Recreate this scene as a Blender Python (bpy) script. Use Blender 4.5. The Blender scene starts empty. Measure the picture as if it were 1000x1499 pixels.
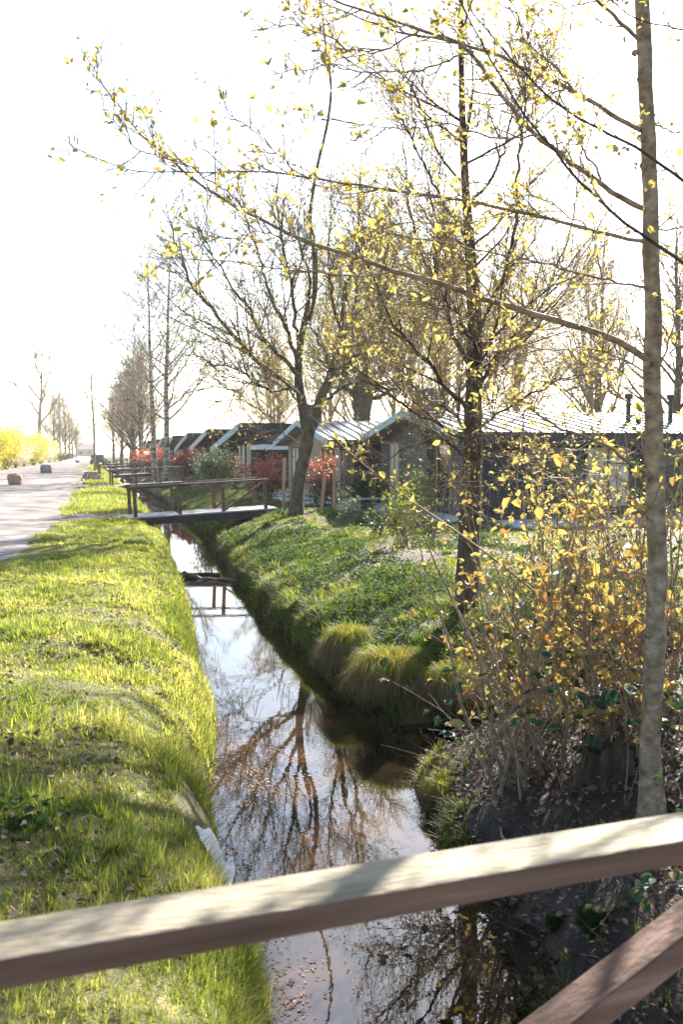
import bpy, math, random
import numpy as np
R = math.radians
RNG = np.random.default_rng(11)
random.seed(5)
S = bpy.context.scene
COL = S.collection

# ------------------------------------------------------------------ camera, sky, sun, exposure
H = 1.9
F = 1400.0
YAW, PITCH = R(14.9), R(3.58)
cd = bpy.data.cameras.new('camera')
cam = bpy.data.objects.new('camera', cd)
COL.objects.link(cam)
cam.location = (0, 0, H)
cam.rotation_euler = (math.pi / 2 - PITCH, 0, -YAW)
cd.sensor_fit = 'VERTICAL'
cd.sensor_height = 36.0
cd.lens = 36.0 * F / 1499.0
cd.clip_start = 0.05
cd.clip_end = 3000
cd.dof.use_dof = True
cd.dof.focus_distance = 9.0
cd.dof.aperture_fstop = 4.2
S.camera = cam

SUN_AZ, SUN_EL = 39.0, 31.0          # azimuth clockwise from +Y
W = bpy.data.worlds.new('World')
S.world = W
W.use_nodes = True
nt = W.node_tree
nt.nodes.clear()
sky = nt.nodes.new('ShaderNodeTexSky')
sky.sky_type = 'NISHITA'
sky.sun_disc = False
sky.sun_elevation = R(SUN_EL)
sky.sun_rotation = R(SUN_AZ)
sky.air_density = 1.0
sky.dust_density = 1.0
sky.ozone_density = 1.0
bg = nt.nodes.new('ShaderNodeBackground')
bg.inputs['Strength'].default_value = 0.072
wo = nt.nodes.new('ShaderNodeOutputWorld')
nt.links.new(sky.outputs[0], bg.inputs[0])
nt.links.new(bg.outputs[0], wo.inputs[0])

sd = bpy.data.lights.new('sun', 'SUN')
sd.energy = 5.0
sd.angle = R(0.5)
sd.color = (1.0, 0.93, 0.82)
sun = bpy.data.objects.new('sun', sd)
COL.objects.link(sun)
sun.rotation_euler = (R(90 - SUN_EL), 0, R(180 - SUN_AZ))

S.view_settings.view_transform = 'Standard'
S.view_settings.look = 'None'
S.view_settings.gamma = 1.0
S.view_settings.exposure = 2.3
S.cycles.max_bounces = 8
S.cycles.transparent_max_bounces = 8
S.cycles.use_denoising = True

# ------------------------------------------------------------------ pixel helpers (where a thing seen in the photo stands)
fw = np.array([math.sin(YAW) * math.cos(PITCH), math.cos(YAW) * math.cos(PITCH), -math.sin(PITCH)])
rt = np.array([math.cos(YAW), -math.sin(YAW), 0])
up = np.cross(rt, fw)
def ray(px, py):
    return fw + rt * (px - 500) / F - up * (py - 749.5) / F
def atY(px, py, Y):
    r = ray(px, py)
    return np.array([0, 0, H]) + r * (Y / r[1])
def atz(px, py, z):
    r = ray(px, py)
    return np.array([0, 0, H]) + r * ((z - H) / r[2])

# ------------------------------------------------------------------ object helpers
def tag(o, label=None, cat=None, group=None, kind=None):
    if label: o['label'] = label
    if cat: o['category'] = cat
    if group: o['group'] = group
    if kind: o['kind'] = kind
    return o
def empty(name, loc=(0, 0, 0), rz=0, label=None, cat=None, group=None, kind=None):
    o = bpy.data.objects.new(name, None)
    COL.objects.link(o)
    o.location = loc
    o.rotation_euler = (0, 0, rz)
    o.empty_display_size = 0.2
    return tag(o, label, cat, group, kind)
def copy_tree(o, parent=None):
    c = o.copy()
    COL.objects.link(c)
    if parent is not None:
        c.parent = parent
    for ch in list(o.children):
        copy_tree(ch, c)
    return c

class MB:
    """collects vertices, quads and triangles; build() links them as one mesh object"""
    def __init__(s):
        s.V, s.Q, s.T, s.n = [], [], [], 0
        s.QM, s.TM = [], []
        s.tb = {}
        s.m = 0
    def add(s, V, Q=None, T=None, m=None):
        m = s.m if m is None else m
        V = np.asarray(V, float).reshape(-1, 3)
        s.V.append(V)
        if Q is not None and len(Q):
            Q = np.asarray(Q, int).reshape(-1, 4)
            s.Q.append(Q + s.n); s.QM.append(np.full(len(Q), m))
        if T is not None and len(T):
            T = np.asarray(T, int).reshape(-1, 3)
            s.T.append(T + s.n); s.TM.append(np.full(len(T), m))
        s.n += len(V)
    def box(s, x0, x1, y0, y1, z0, z1, m=0, bev=0):
        V = np.array([(x, y, z) for z in (z0, z1) for y in (y0, y1) for x in (x0, x1)], float)
        s.add(V, [(0, 2, 3, 1), (4, 5, 7, 6), (0, 1, 5, 4), (2, 6, 7, 3), (0, 4, 6, 2), (1, 3, 7, 5)], m=m)
    def beam(s, p, q, w, t, m=0, upv=(0, 0, 1)):
        p, q = np.array(p, float), np.array(q, float)
        d = (q - p) / np.linalg.norm(q - p)
        sx = np.cross(d, upv); sx /= np.linalg.norm(sx)
        sz = np.cross(sx, d)
        V = [c + sx * a * w / 2 + sz * b * t / 2 for c in (p, q) for a, b in ((-1, -1), (1, -1), (1, 1), (-1, 1))]
        s.add(V, [(0, 1, 2, 3), (7, 6, 5, 4), (0, 4, 5, 1), (1, 5, 6, 2), (2, 6, 7, 3), (3, 7, 4, 0)], m=m)
    def prism_x(s, poly, x0, x1, m=0):
        """polygon of (y,z) extruded along x"""
        n = len(poly)
        V = [(x, y, z) for x in (x0, x1) for y, z in poly]
        Q = [(i, (i + 1) % n, n + (i + 1) % n, n + i) for i in range(n)]
        T = []
        for i in range(1, n - 1):
            T.append((0, i + 1, i)); T.append((n, n + i, n + i + 1))
        s.add(V, Q, T, m=m)
    def tube(s, pts, rad, sides=4):
        pts = np.asarray(pts, float)
        s.tb.setdefault((len(pts), sides), []).append((pts, np.asarray(rad, float)))
    def flush(s):
        for (n, k), L in s.tb.items():
            P = np.array([a for a, b in L]); Rr = np.array([b for a, b in L])
            T = np.gradient(P, axis=1)
            T /= np.linalg.norm(T, axis=2, keepdims=True) + 1e-9
            mean = T.mean(axis=1)
            ref = np.where(np.abs(mean[:, 2:3]) > 0.7, np.array([[1.0, 0.2, 0]]), np.array([[0.1, 0.2, 1.0]]))
            A = np.cross(T, ref[:, None, :]); A /= np.linalg.norm(A, axis=2, keepdims=True) + 1e-9
            B = np.cross(T, A)
            ang = np.arange(k) * 2 * np.pi / k
            V = P[:, :, None, :] + Rr[:, :, None, None] * (A[:, :, None, :] * np.cos(ang)[None, None, :, None] + B[:, :, None, :] * np.sin(ang)[None, None, :, None])
            i, j = np.meshgrid(np.arange(n - 1), np.arange(k), indexing='ij')
            j2 = (j + 1) % k
            q = np.stack([i * k + j, (i + 1) * k + j, (i + 1) * k + j2, i * k + j2], -1).reshape(-1, 4)
            Q = (q[None] + (np.arange(len(L)) * n * k)[:, None, None]).reshape(-1, 4)
            s.add(V.reshape(-1, 3), Q, m=0)
        s.tb = {}
    def mesh(s, name, mats, smooth=False):
        s.flush()
        for v in s.V:
            if not np.isfinite(v).all(): print('NAN in', name)
        me = bpy.data.meshes.new(name)
        V = np.concatenate(s.V) if s.V else np.zeros((0, 3))
        nq = sum(len(q) for q in s.Q); ntr = sum(len(t) for t in s.T)
        loops = []
        if nq: loops.append(np.concatenate(s.Q).ravel())
        if ntr: loops.append(np.concatenate(s.T).ravel())
        L = np.concatenate(loops)
        me.vertices.add(len(V)); me.vertices.foreach_set('co', V.astype(np.float32).ravel())
        me.loops.add(len(L)); me.loops.foreach_set('vertex_index', L.astype(np.int32))
        me.polygons.add(nq + ntr)
        st = np.concatenate([np.arange(nq) * 4, nq * 4 + np.arange(ntr) * 3]).astype(np.int32)
        me.polygons.foreach_set('loop_start', st)
        mi = np.concatenate(s.QM + s.TM).astype(np.int32)
        me.polygons.foreach_set('material_index', mi)
        me.polygons.foreach_set('use_smooth', np.full(nq + ntr, smooth))
        for m in (mats if isinstance(mats, (list, tuple)) else [mats]):
            me.materials.append(m)
        me.update(calc_edges=True)
        me.validate()
        return me
    def build(s, name, mats, parent=None, smooth=False, bevel=0):
        o = bpy.data.objects.new(name, s.mesh(name, mats, smooth))
        COL.objects.link(o)
        if parent is not None: o.parent = parent
        if bevel:
            b = o.modifiers.new('bevel', 'BEVEL'); b.width = bevel; b.segments = 2; b.limit_method = 'ANGLE'
        return o

def unit(v):
    return v / (np.linalg.norm(v, axis=-1, keepdims=True) + 1e-9)

def leaves(mb, P, D, size, wide=0.3, fold=0.12, droop=0.0, N=None):
    """a pointed leaf folded along its midrib for each point P, growing along D"""
    n = len(P)
    if n == 0: return
    D = unit(D)
    if N is None:
        N = RNG.normal(size=(n, 3)); N[:, 2] = np.abs(N[:, 2]) + 0.4
    Sd = unit(np.cross(D, N)); Nn = np.cross(Sd, D)
    loc = np.array([(0, 0, 0), (.28, wide, fold), (.68, wide * .8, fold * .8 - droop * .4), (1, 0, -droop), (.68, -wide * .8, fold * .8 - droop * .4), (.28, -wide, fold)])
    sz = np.asarray(size).reshape(-1, 1, 1) * np.ones((n, 1, 1))
    V = P[:, None] + sz * (loc[None, :, 0:1] * D[:, None] + loc[None, :, 1:2] * Sd[:, None] + loc[None, :, 2:3] * Nn[:, None])
    q = np.array([(0, 5, 4, 3), (0, 3, 2, 1)])
    mb.add(V.reshape(-1, 3), (q[None] + (np.arange(n) * 6)[:, None, None]).reshape(-1, 4))

def blades(mb, P, hgt, wid, lean, seg=2, curl=1.0, az=None):
    """a tapering grass blade for each point"""
    n = len(P)
    if n == 0: return
    wid = wid * np.ones(n)
    if az is None: az = RNG.uniform(0, 2 * np.pi, n)
    d = np.stack([np.cos(az), np.sin(az), np.zeros(n)], -1)
    s_ = np.stack([-np.sin(az), np.cos(az), np.zeros(n)], -1)
    rows = []
    for k in range(seg):
        t = k / seg
        c = P + np.array([0, 0, 1.]) * (hgt * t * (1 - 0.35 * lean * t))[:, None] + d * (hgt * lean * t ** (1 + curl * .6))[:, None]
        w = (wid * (1 - t * .6))[:, None] * .5
        rows += [c - s_ * w, c + s_ * w]
    tip = P + np.array([0, 0, 1.]) * (hgt * (1 - 0.35 * lean))[:, None] + d * (hgt * lean)[:, None]
    rows.append(tip)
    V = np.stack(rows, 1)
    m = 2 * seg + 1
    q = [(2 * k, 2 * k + 1, 2 * k + 3, 2 * k + 2) for k in range(seg - 1)]
    off = (np.arange(n) * m)[:, None, None]
    Q = (np.array(q)[None] + off).reshape(-1, 4) if q else None
    T = (np.array([(2 * seg - 2, 2 * seg - 1, 2 * seg)])[None] + off).reshape(-1, 3)
    mb.add(V.reshape(-1, 3), Q, T)

_perm = np.random.default_rng(3).random(4096)
def vnoise(x, y, sc=1.0, seed=0):
    x = np.asarray(x, float) / sc + seed * 17.3 + 500; y = np.asarray(y, float) / sc + seed * 9.1 + 500
    ix, iy = np.floor(x).astype(int), np.floor(y).astype(int)
    fx, fy = x - ix, y - iy
    fx = fx * fx * (3 - 2 * fx); fy = fy * fy * (3 - 2 * fy)
    g = lambda a, b: _perm[(a * 73 + b * 419 + (a * b) % 97) % 4096]
    return (g(ix, iy) * (1 - fx) + g(ix + 1, iy) * fx) * (1 - fy) + (g(ix, iy + 1) * (1 - fx) + g(ix + 1, iy + 1) * fx) * fy

# ------------------------------------------------------------------ materials
MAT = {}
def M(name, c1, c2=None, scale=4.0, rough=0.8, bump=0.0, bscale=30.0, trans=0.0, island=0.0, spec=0.25, c3=None, stretch=None, tcol=None, pos=0.5, detail=5.0, metal=0.0, contrast=1.0):
    m = bpy.data.materials.new(name)
    m.use_nodes = True
    t = m.node_tree; N = t.nodes; L = t.links
    p = N['Principled BSDF']; out = N['Material Output']
    p.inputs['Roughness'].default_value = rough
    p.inputs['Specular IOR Level'].default_value = spec
    p.inputs['Metallic'].default_value = metal
    c2 = c2 or c1
    tc = N.new('ShaderNodeTexCoord'); mp = N.new('ShaderNodeMapping')
    L.new(tc.outputs['Object'], mp.inputs[0])
    if stretch: mp.inputs['Scale'].default_value = stretch
    nz = N.new('ShaderNodeTexNoise'); nz.inputs['Scale'].default_value = scale; nz.inputs['Detail'].default_value = detail
    L.new(mp.outputs[0], nz.inputs['Vector'])
    fac = nz.outputs['Fac']
    mr = N.new('ShaderNodeMapRange'); mr.inputs[1].default_value = 0.5 - 0.2 / contrast; mr.inputs[2].default_value = 0.5 + 0.2 / contrast
    L.new(fac, mr.inputs[0]); fac = mr.outputs[0]
    if island:
        ge = N.new('ShaderNodeNewGeometry'); mx = N.new('ShaderNodeMix'); mx.inputs[0].default_value = island
        L.new(fac, mx.inputs[2]); L.new(ge.outputs['Random Per Island'], mx.inputs[3]); fac = mx.outputs[0]
    cr = N.new('ShaderNodeValToRGB')
    cr.color_ramp.elements[0].color = (*c1, 1); cr.color_ramp.elements[1].color = (*c2, 1)
    if c3:
        e = cr.color_ramp.elements.new(pos); e.color = (*c2, 1); cr.color_ramp.elements[-1].color = (*c3, 1)
    L.new(fac, cr.inputs[0])
    L.new(cr.outputs[0], p.inputs['Base Color'])
    if bump:
        n2 = N.new('ShaderNodeTexNoise'); n2.inputs['Scale'].default_value = bscale; n2.inputs['Detail'].default_value = 6
        L.new(mp.outputs[0], n2.inputs['Vector'])
        b = N.new('ShaderNodeBump'); b.inputs['Strength'].default_value = bump; b.inputs['Distance'].default_value = 0.02
        L.new(n2.outputs['Fac'], b.inputs['Height']); L.new(b.outputs[0], p.inputs['Normal'])
    if trans:
        tr = N.new('ShaderNodeBsdfTranslucent'); ms = N.new('ShaderNodeMixShader'); ms.inputs[0].default_value = trans
        if tcol:
            mm = N.new('ShaderNodeMix'); mm.data_type = 'RGBA'; mm.blend_type = 'MULTIPLY'; mm.inputs[0].default_value = 1
            L.new(cr.outputs[0], mm.inputs[6]); mm.inputs[7].default_value = (*tcol, 1); L.new(mm.outputs[2], tr.inputs[0])
        else:
            L.new(cr.outputs[0], tr.inputs[0])
        L.new(p.outputs[0], ms.inputs[1]); L.new(tr.outputs[0], ms.inputs[2]); L.new(ms.outputs[0], out.inputs[0])
    MAT[name] = m
    return m

M('soil', (.05, .035, .022), (.14, .10, .06), scale=3, bump=.6, bscale=25, c3=(.10, .11, .035), pos=.55)
M('thatch', (.045, .050, .014), (.085, .080, .024), scale=5, bump=.8, bscale=45, c3=(.19, .155, .07), pos=.62)
M('wet_mud', (.012, .010, .007), (.035, .026, .017), scale=7, bump=1, bscale=22, rough=.95, spec=.04, c3=(.035, .032, .014), pos=.7)
M('humus', (.018, .014, .011), (.045, .034, .026), scale=6, bump=1, bscale=30, c3=(.075, .055, .042), pos=.7)
M('mulch', (.04, .028, .02), (.10, .07, .048), scale=8, bump=1, bscale=40)
M('rust_leaf', (.10, .042, .018), (.24, .11, .045), scale=4, rough=.6, trans=.15, island=.85, c3=(.36, .22, .12), pos=.75)
M('gravel', (.09, .078, .075), (.19, .165, .158), scale=.9, bump=.9, bscale=60, rough=.95, c3=(.27, .24, .23), pos=.62, detail=14, contrast=1.3)
M('paving', (.38, .40, .40), (.55, .56, .55), scale=2, bump=.15, bscale=40)
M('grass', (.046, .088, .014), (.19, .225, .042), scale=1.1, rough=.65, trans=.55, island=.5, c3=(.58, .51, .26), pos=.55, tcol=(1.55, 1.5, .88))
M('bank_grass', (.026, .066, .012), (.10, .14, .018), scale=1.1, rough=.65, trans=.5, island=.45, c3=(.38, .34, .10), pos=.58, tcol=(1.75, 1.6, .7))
M('ivy', (.014, .045, .018), (.040, .085, .022), scale=1.5, rough=.8, trans=.4, island=.5, c3=(.14, .17, .03), pos=.72, tcol=(2.0, 1.7, .6), spec=.12)
M('litter', (.055, .034, .022), (.17, .105, .070), scale=4, rough=.75, trans=.25, island=.9, c3=(.40, .28, .22), pos=.72)
M('sedge', (.10, .12, .016), (.26, .25, .05), scale=4, trans=.4, island=.7, c3=(.33, .29, .08), pos=.7, tcol=(1.5, 1.4, .8))
M('dead_sedge', (.12, .08, .04), (.30, .21, .11), scale=4, trans=.3, island=.8)
M('moss', (.008, .016, .004), (.028, .042, .008), scale=14, bump=1, bscale=70, rough=.95, spec=.05)
M('alder_bark', (.070, .048, .030), (.26, .195, .125), scale=14, bump=.8, bscale=40, rough=.9, c3=(.42, .36, .27), pos=.55, stretch=(1, 1, 1.3), contrast=.7, detail=12)
M('dark_bark', (.040, .028, .020), (.105, .075, .055), scale=9, bump=.9, bscale=28, rough=.9, stretch=(1, 1, .35))
M('mossy_bark', (.035, .026, .018), (.11, .088, .052), scale=9, bump=.9, bscale=30, rough=.9, c3=(.12, .115, .045), pos=.66, stretch=(1, 1, .5))
M('twig', (.13, .080, .052), (.33, .225, .150), scale=5, rough=.65, island=.6)
M('pale_twig', (.24, .17, .11), (.40, .30, .20), scale=3, rough=.8, island=.6)
M('birch_bark', (.04, .03, .024), (.22, .18, .14), scale=3.2, bump=.4, rough=.85, c3=(.44, .40, .35), pos=.40, stretch=(.8, .8, 1.8), contrast=1.3)
M('young_leaf', (.30, .25, .075), (.42, .35, .12), scale=3, rough=.5, trans=.5, island=.85, c3=(.33, .37, .10), pos=.75, tcol=(1.15, 1.1, .9))
M('orange_leaf', (.40, .35, .10), (.42, .28, .085), scale=3, rough=.5, trans=.45, island=.9, c3=(.32, .12, .05), pos=.78, tcol=(1.15, 1.05, .9))
M('bramble_leaf', (.012, .045, .028), (.03, .085, .040), scale=3, rough=.4, trans=.3, island=.7, c3=(.16, .20, .02), pos=.8, tcol=(1.9, 1.7, .6), spec=.4)
M('hedge_leaf', (.30, .29, .03), (.46, .42, .06), scale=.5, rough=.6, trans=.45, island=.5, c3=(.58, .52, .14), pos=.65, tcol=(1.3, 1.25, .8))
M('blossom', (.60, .52, .40), (.75, .66, .56), scale=1, rough=.7, trans=.4, island=.6)
M('red_leaf', (.28, .045, .04), (.42, .12, .08), scale=2, rough=.4, trans=.4, island=.7, c3=(.46, .27, .14), pos=.65, spec=.3)
M('shrub_leaf', (.02, .045, .02), (.055, .095, .03), scale=2, rough=.4, trans=.3, island=.7, spec=.4)
M('pale_shrub_leaf', (.05, .08, .035), (.17, .20, .10), scale=3, rough=.5, trans=.35, island=.8, c3=(.30, .31, .19), pos=.7)
M('catkin', (.12, .055, .035), (.22, .11, .06), scale=6, island=.8)
M('cone', (.03, .02, .016), (.06, .04, .03), scale=6)
M('brown_timber', (.070, .038, .026), (.150, .088, .062), scale=3, rough=.75, bump=.22, bscale=14, stretch=(.4, 6, 6), c3=(.24, .15, .12), pos=.7)
M('rail_top', (.13, .115, .075), (.28, .23, .165), scale=2.2, rough=.75, bump=.5, bscale=22, stretch=(1.0, 5, 5), c3=(.24, .23, .12), pos=.62, contrast=1.3, detail=10)
M('deck_board', (.26, .25, .24), (.44, .42, .40), scale=3, rough=.8, bump=.3, bscale=30, stretch=(6, .5, 6))
M('black_beam', (.018, .017, .017), (.04, .036, .033), scale=4, rough=.7, bump=.3)
M('stake', (.30, .17, .09), (.46, .29, .17), scale=3, rough=.8, bump=.4, stretch=(6, 6, .5))
M('black_cladding', (.012, .015, .019), (.030, .036, .042), scale=4, rough=.6, bump=.2, stretch=(4, 4, .4))
M('fascia', (.27, .37, .40), (.34, .44, .47), scale=3, rough=.5)
M('dark_fascia', (.02, .022, .026), (.035, .038, .042), scale=3, rough=.5)
M('metal_roof', (.17, .19, .205), (.25, .265, .275), scale=1.5, rough=.5, spec=.5, metal=.3)
M('felt_roof', (.05, .05, .055), (.09, .09, .095), scale=3, rough=.8, bump=.2)
M('pale_timber', (.22, .17, .115), (.36, .29, .20), scale=4, rough=.7, stretch=(5, 5, .5))
M('white_paint', (.62, .66, .68), (.70, .74, .76), scale=3, rough=.5)
M('curtain', (.50, .43, .30), (.62, .54, .40), scale=3, rough=.9, stretch=(8, 8, .2))
M('stone', (.24, .14, .08), (.40, .27, .17), scale=2.5, bump=.8, bscale=12)
M('grey_stone', (.16, .14, .13), (.32, .27, .25), scale=2.5, bump=.8, bscale=12)
M('cloth', (.62, .63, .64), (.74, .74, .74), scale=6, rough=.8, bump=.3)
M('mud', (.045, .028, .016), (.13, .075, .04), scale=6, rough=.5, bump=.6, spec=.5)
M('car_paint', (.02, .04, .04), (.03, .05, .05), rough=.25, spec=.6)
M('rubber', (.015, .015, .015), rough=.8)
M('far_brick', (.34, .22, .20), (.42, .28, .25), scale=1)
M('pipe', (.02, .02, .02), (.03, .03, .03), rough=.5)

def glass_mat():
    m = bpy.data.materials.new('window_glass'); m.use_nodes = True
    p = m.node_tree.nodes['Principled BSDF']
    p.inputs['Base Color'].default_value = (.025, .03, .032, 1)
    p.inputs['Roughness'].default_value = .04
    p.inputs['Specular IOR Level'].default_value = .8
    MAT['glass'] = m
glass_mat()
def brick_mat():
    m = bpy.data.materials.new('brick'); m.use_nodes = True
    t = m.node_tree; N = t.nodes; L = t.links; p = N['Principled BSDF']
    tc = N.new('ShaderNodeTexCoord'); sp = N.new('ShaderNodeSeparateXYZ'); L.new(tc.outputs['Object'], sp.inputs[0])
    ad = N.new('ShaderNodeMath'); ad.operation = 'ADD'; L.new(sp.outputs[0], ad.inputs[0]); L.new(sp.outputs[1], ad.inputs[1])
    cb = N.new('ShaderNodeCombineXYZ'); L.new(ad.outputs[0], cb.inputs[0]); L.new(sp.outputs[2], cb.inputs[1])
    b = N.new('ShaderNodeTexBrick')
    b.inputs['Color1'].default_value = (.10, .086, .080, 1); b.inputs['Color2'].default_value = (.18, .155, .14, 1); b.inputs['Mortar'].default_value = (.045, .042, .04, 1)
    b.inputs['Scale'].default_value = 1.0; b.inputs['Mortar Size'].default_value = .012
    b.inputs['Brick Width'].default_value = .24; b.inputs['Row Height'].default_value = .075; b.inputs['Bias'].default_value = 0
    L.new(cb.outputs[0], b.inputs['Vector']); L.new(b.outputs[0], p.inputs['Base Color'])
    bp = N.new('ShaderNodeBump'); bp.inputs['Strength'].default_value = .6; bp.inputs['Distance'].default_value = .01; bp.invert = True
    L.new(b.outputs['Fac'], bp.inputs['Height']); L.new(bp.outputs[0], p.inputs['Normal'])
    p.inputs['Roughness'].default_value = .85
    MAT['brick'] = m
brick_mat()
def water_mat():
    m = bpy.data.materials.new('water'); m.use_nodes = True
    t = m.node_tree; N = t.nodes; L = t.links; p = N['Principled BSDF']
    tc = N.new('ShaderNodeTexCoord')
    nz = N.new('ShaderNodeTexNoise'); nz.inputs['Scale'].default_value = 1.3; nz.inputs['Detail'].default_value = 5
    L.new(tc.outputs['Object'], nz.inputs['Vector'])
    cr = N.new('ShaderNodeValToRGB'); cr.color_ramp.elements[0].color = (.008, .006, .004, 1); cr.color_ramp.elements[1].color = (.060, .033, .015, 1)
    cr.color_ramp.elements[0].position = .42; cr.color_ramp.elements[1].position = .68
    L.new(nz.outputs['Fac'], cr.inputs[0]); L.new(cr.outputs[0], p.inputs['Base Color'])
    p.inputs['Roughness'].default_value = .0
    p.inputs['IOR'].default_value = 1.8
    n2 = N.new('ShaderNodeTexNoise'); n2.inputs['Scale'].default_value = 9; n2.inputs['Detail'].default_value = 3
    L.new(tc.outputs['Object'], n2.inputs['Vector'])
    b = N.new('ShaderNodeBump'); b.inputs['Strength'].default_value = .014; b.inputs['Distance'].default_value = .02
    L.new(n2.outputs['Fac'], b.inputs['Height']); L.new(b.outputs[0], p.inputs['Normal'])
    MAT['water'] = m
water_mat()

# ------------------------------------------------------------------ ground
_ly = [-30, 4.6, 5.3, 6.3, 7.7, 9.6, 11.9, 14.6, 21.7, 35, 60, 200, 800]
_lx = [.75, .82, .88, .88, .90, 1.20, 1.39, 1.55, 1.97, 2.5, 2.6, 2.8, 3.5]
_ry = [-30, 4.3, 5.4, 6.5, 7.3, 8.05, 8.5, 10.2, 12.1, 14.5, 17.5, 24, 36, 60, 200, 800]
_rx = [2.0, 2.18, 2.33, 2.45, 2.55, 2.85, 3.0, 2.95, 2.94, 2.92, 3.0, 3.35, 4.0, 4.1, 4.3, 5.0]
def sl(y): return np.interp(y, _ly, _lx) + .20 * (vnoise(y, y * 0, .9, 2) - .5) + .10 * (vnoise(y, y * 0, .27, 5) - .5)
def sr(y): return np.interp(y, _ry, _rx) + .16 * (vnoise(y, y * 0, .8, 4) - .5) + .10 * (vnoise(y, y * 0, .25, 7) - .5)
def hz(x, y):
    x = np.asarray(x, float); y = np.asarray(y, float)
    L_, R_ = sl(y), sr(y)
    tl = L_ - x
    zl = -1 + np.interp(tl, [-.5, 0, .12, .3, .7, 1.3, 2.2], [-.3, -.05, .35, .62, .88, .99, 1.0])
    tr = x - R_
    near = np.clip((8.6 - y) / 1.0, 0, 1)
    zr_far = -1 + np.interp(tr, [-.5, 0, .10, .25, .8, 1.6, 2.6, 4], [-.3, -.05, .30, .48, .74, .98, 1.10, 1.10])
    zr_low = -1 + np.interp(tr, [-.5, 0, .15, .5, 1.0, 1.6, 2.4, 4], [-.3, -.05, .16, .36, .66, .94, 1.06, 1.10])
    zr_st = -1 + np.interp(tr, [-.5, 0, .12, .32, .60, .9, 1.6, 4], [-.3, -.05, .18, .42, .58, .66, .80, 1.08])
    kk = np.clip((7.0 - y) / 1.0, 0, 1)
    zr_near = zr_low * (1 - kk) + zr_st * kk
    zr = zr_far * (1 - near) + zr_near * near
    # side ditch that joins from the right
    hw = np.clip(.58 * (5.9 - x) / 2.4, 0, .58)
    dn = (y - 8.72) - hw; ds = (8.72 - y) - hw
    inside = np.maximum(dn, ds)
    fade = np.clip((x - 5.0) / 2.4, 0, 1)
    zc = np.where(dn >= 0, -1 + np.interp(dn, [0, .12, .35, 1.1, 1.8], [-.05, .40, .62, 1.0, 1.3]), -1 + np.interp(ds, [0, .3, .9, 1.6], [-.05, .35, .85, 1.3]))
    zc = np.where(inside < 0, -1.3, zc) + fade * 1.5
    zr = np.where(x > R_ - .2, np.minimum(zr, zc), zr)
    z = np.where(x < (L_ + R_) / 2, zl, zr)
    rough = np.clip((x + 1.6) / .8, 0, 1) * np.clip((14 - x) / 4, 0, 1)
    z = z + rough * (.10 * (vnoise(x, y, .9, 1) - .5) + .05 * (vnoise(x, y, .3, 6) - .5)) * np.clip((z + 1.05) / .2, 0, 1)
    return z

def sheet(name, xs, ys, zf, mat, kind='structure'):
    X, Y = np.meshgrid(xs, ys)
    Z = zf(X, Y)
    V = np.stack([X, Y, Z], -1).reshape(-1, 3)
    nx, ny = len(xs), len(ys)
    i, j = np.meshgrid(np.arange(ny - 1), np.arange(nx - 1), indexing='ij')
    a = i * nx + j
    Q = np.stack([a, a + 1, a + nx + 1, a + nx], -1).reshape(-1, 4)
    mb = MB(); mb.add(V, Q)
    return tag(mb.build(name, mat, smooth=True), kind=kind)
xs = np.concatenate([np.linspace(-900, -40, 14), np.linspace(-36, -1.6, 24), np.arange(-1.5, 7.6, .07), np.linspace(7.7, 30, 50), np.linspace(34, 900, 14)])
ys = np.concatenate([np.linspace(-80, -4, 10), np.arange(-3, 22, .09), np.linspace(22.1, 60, 150), np.linspace(61, 160, 70), np.linspace(165, 1500, 20)])
g_ = sheet('ground', xs, ys, hz, [MAT['wet_mud'], MAT['thatch'], MAT['humus'], MAT['mulch']])
_n = len(g_.data.polygons); _c = np.zeros(_n * 3, np.float32); g_.data.polygons.foreach_get('center', _c); _c = _c.reshape(-1, 3)
cx, cy = _c[:, 0], _c[:, 1]
_t = cx - sr(cy)
zone = np.where(cx < (sl(cy) + sr(cy)) / 2, 1, np.where((cy < 8.8 + .8 * (vnoise(cx, cy, .4, 70) - .5)) & (_t < 6), 2, np.where((_t > 2 + .7 * (vnoise(cx, cy, .5, 71) - .5)) & (_t < 4.4) & (cy > 12) & (cy < 28), 3, 1)))
zone = np.where(_c[:, 2] < -.86 + .1 * vnoise(cx, cy, .3, 72), 0, zone)
g_.data.polygons.foreach_set('material_index', zone.astype(np.int32))

mbw = MB()
mbw.add([(-.2, -30, -1), (7.5, -30, -1), (7.5, 400, -1), (-.2, 400, -1)], [(0, 1, 2, 3)])
tag(mbw.build('water', MAT['water']), kind='structure')

def road_r(y):
    return np.interp(y, [-20, 5, 17, 25, 28, 33, 52, 98, 300], [-3.0, -2.2, -1.5, -1.0, -.7, -1.0, -.1, .3, .6]) + .5 * (vnoise(y, y * 0, 2.2, 8) - .5) + .25 * (vnoise(y, y * 0, .6, 9) - .5)
def strip(name, ya, yb, xl, xr, n, mat, dz, step=.35):
    yy = np.arange(ya, yb, step) if yb - ya < 150 else np.concatenate([np.arange(ya, 60, step), np.linspace(60, yb, 150)])
    rows = []
    for y in yy:
        xa, xb = float(xl(np.array(y))), float(xr(np.array(y)))
        xx = xa + (xb - xa) * np.linspace(0, 1, n)
        rows.append(np.stack([xx, np.full(n, y), hz(xx, np.full(n, y)) + dz], -1))
    V = np.array(rows); ny = len(yy)
    i, j = np.meshgrid(np.arange(ny - 1), np.arange(n - 1), indexing='ij')
    a = i * n + j
    mb = MB(); mb.add(V.reshape(-1, 3), np.stack([a, a + 1, a + n + 1, a + n], -1).reshape(-1, 4))
    return tag(mb.build(name, mat, smooth=True), kind='structure')
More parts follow.
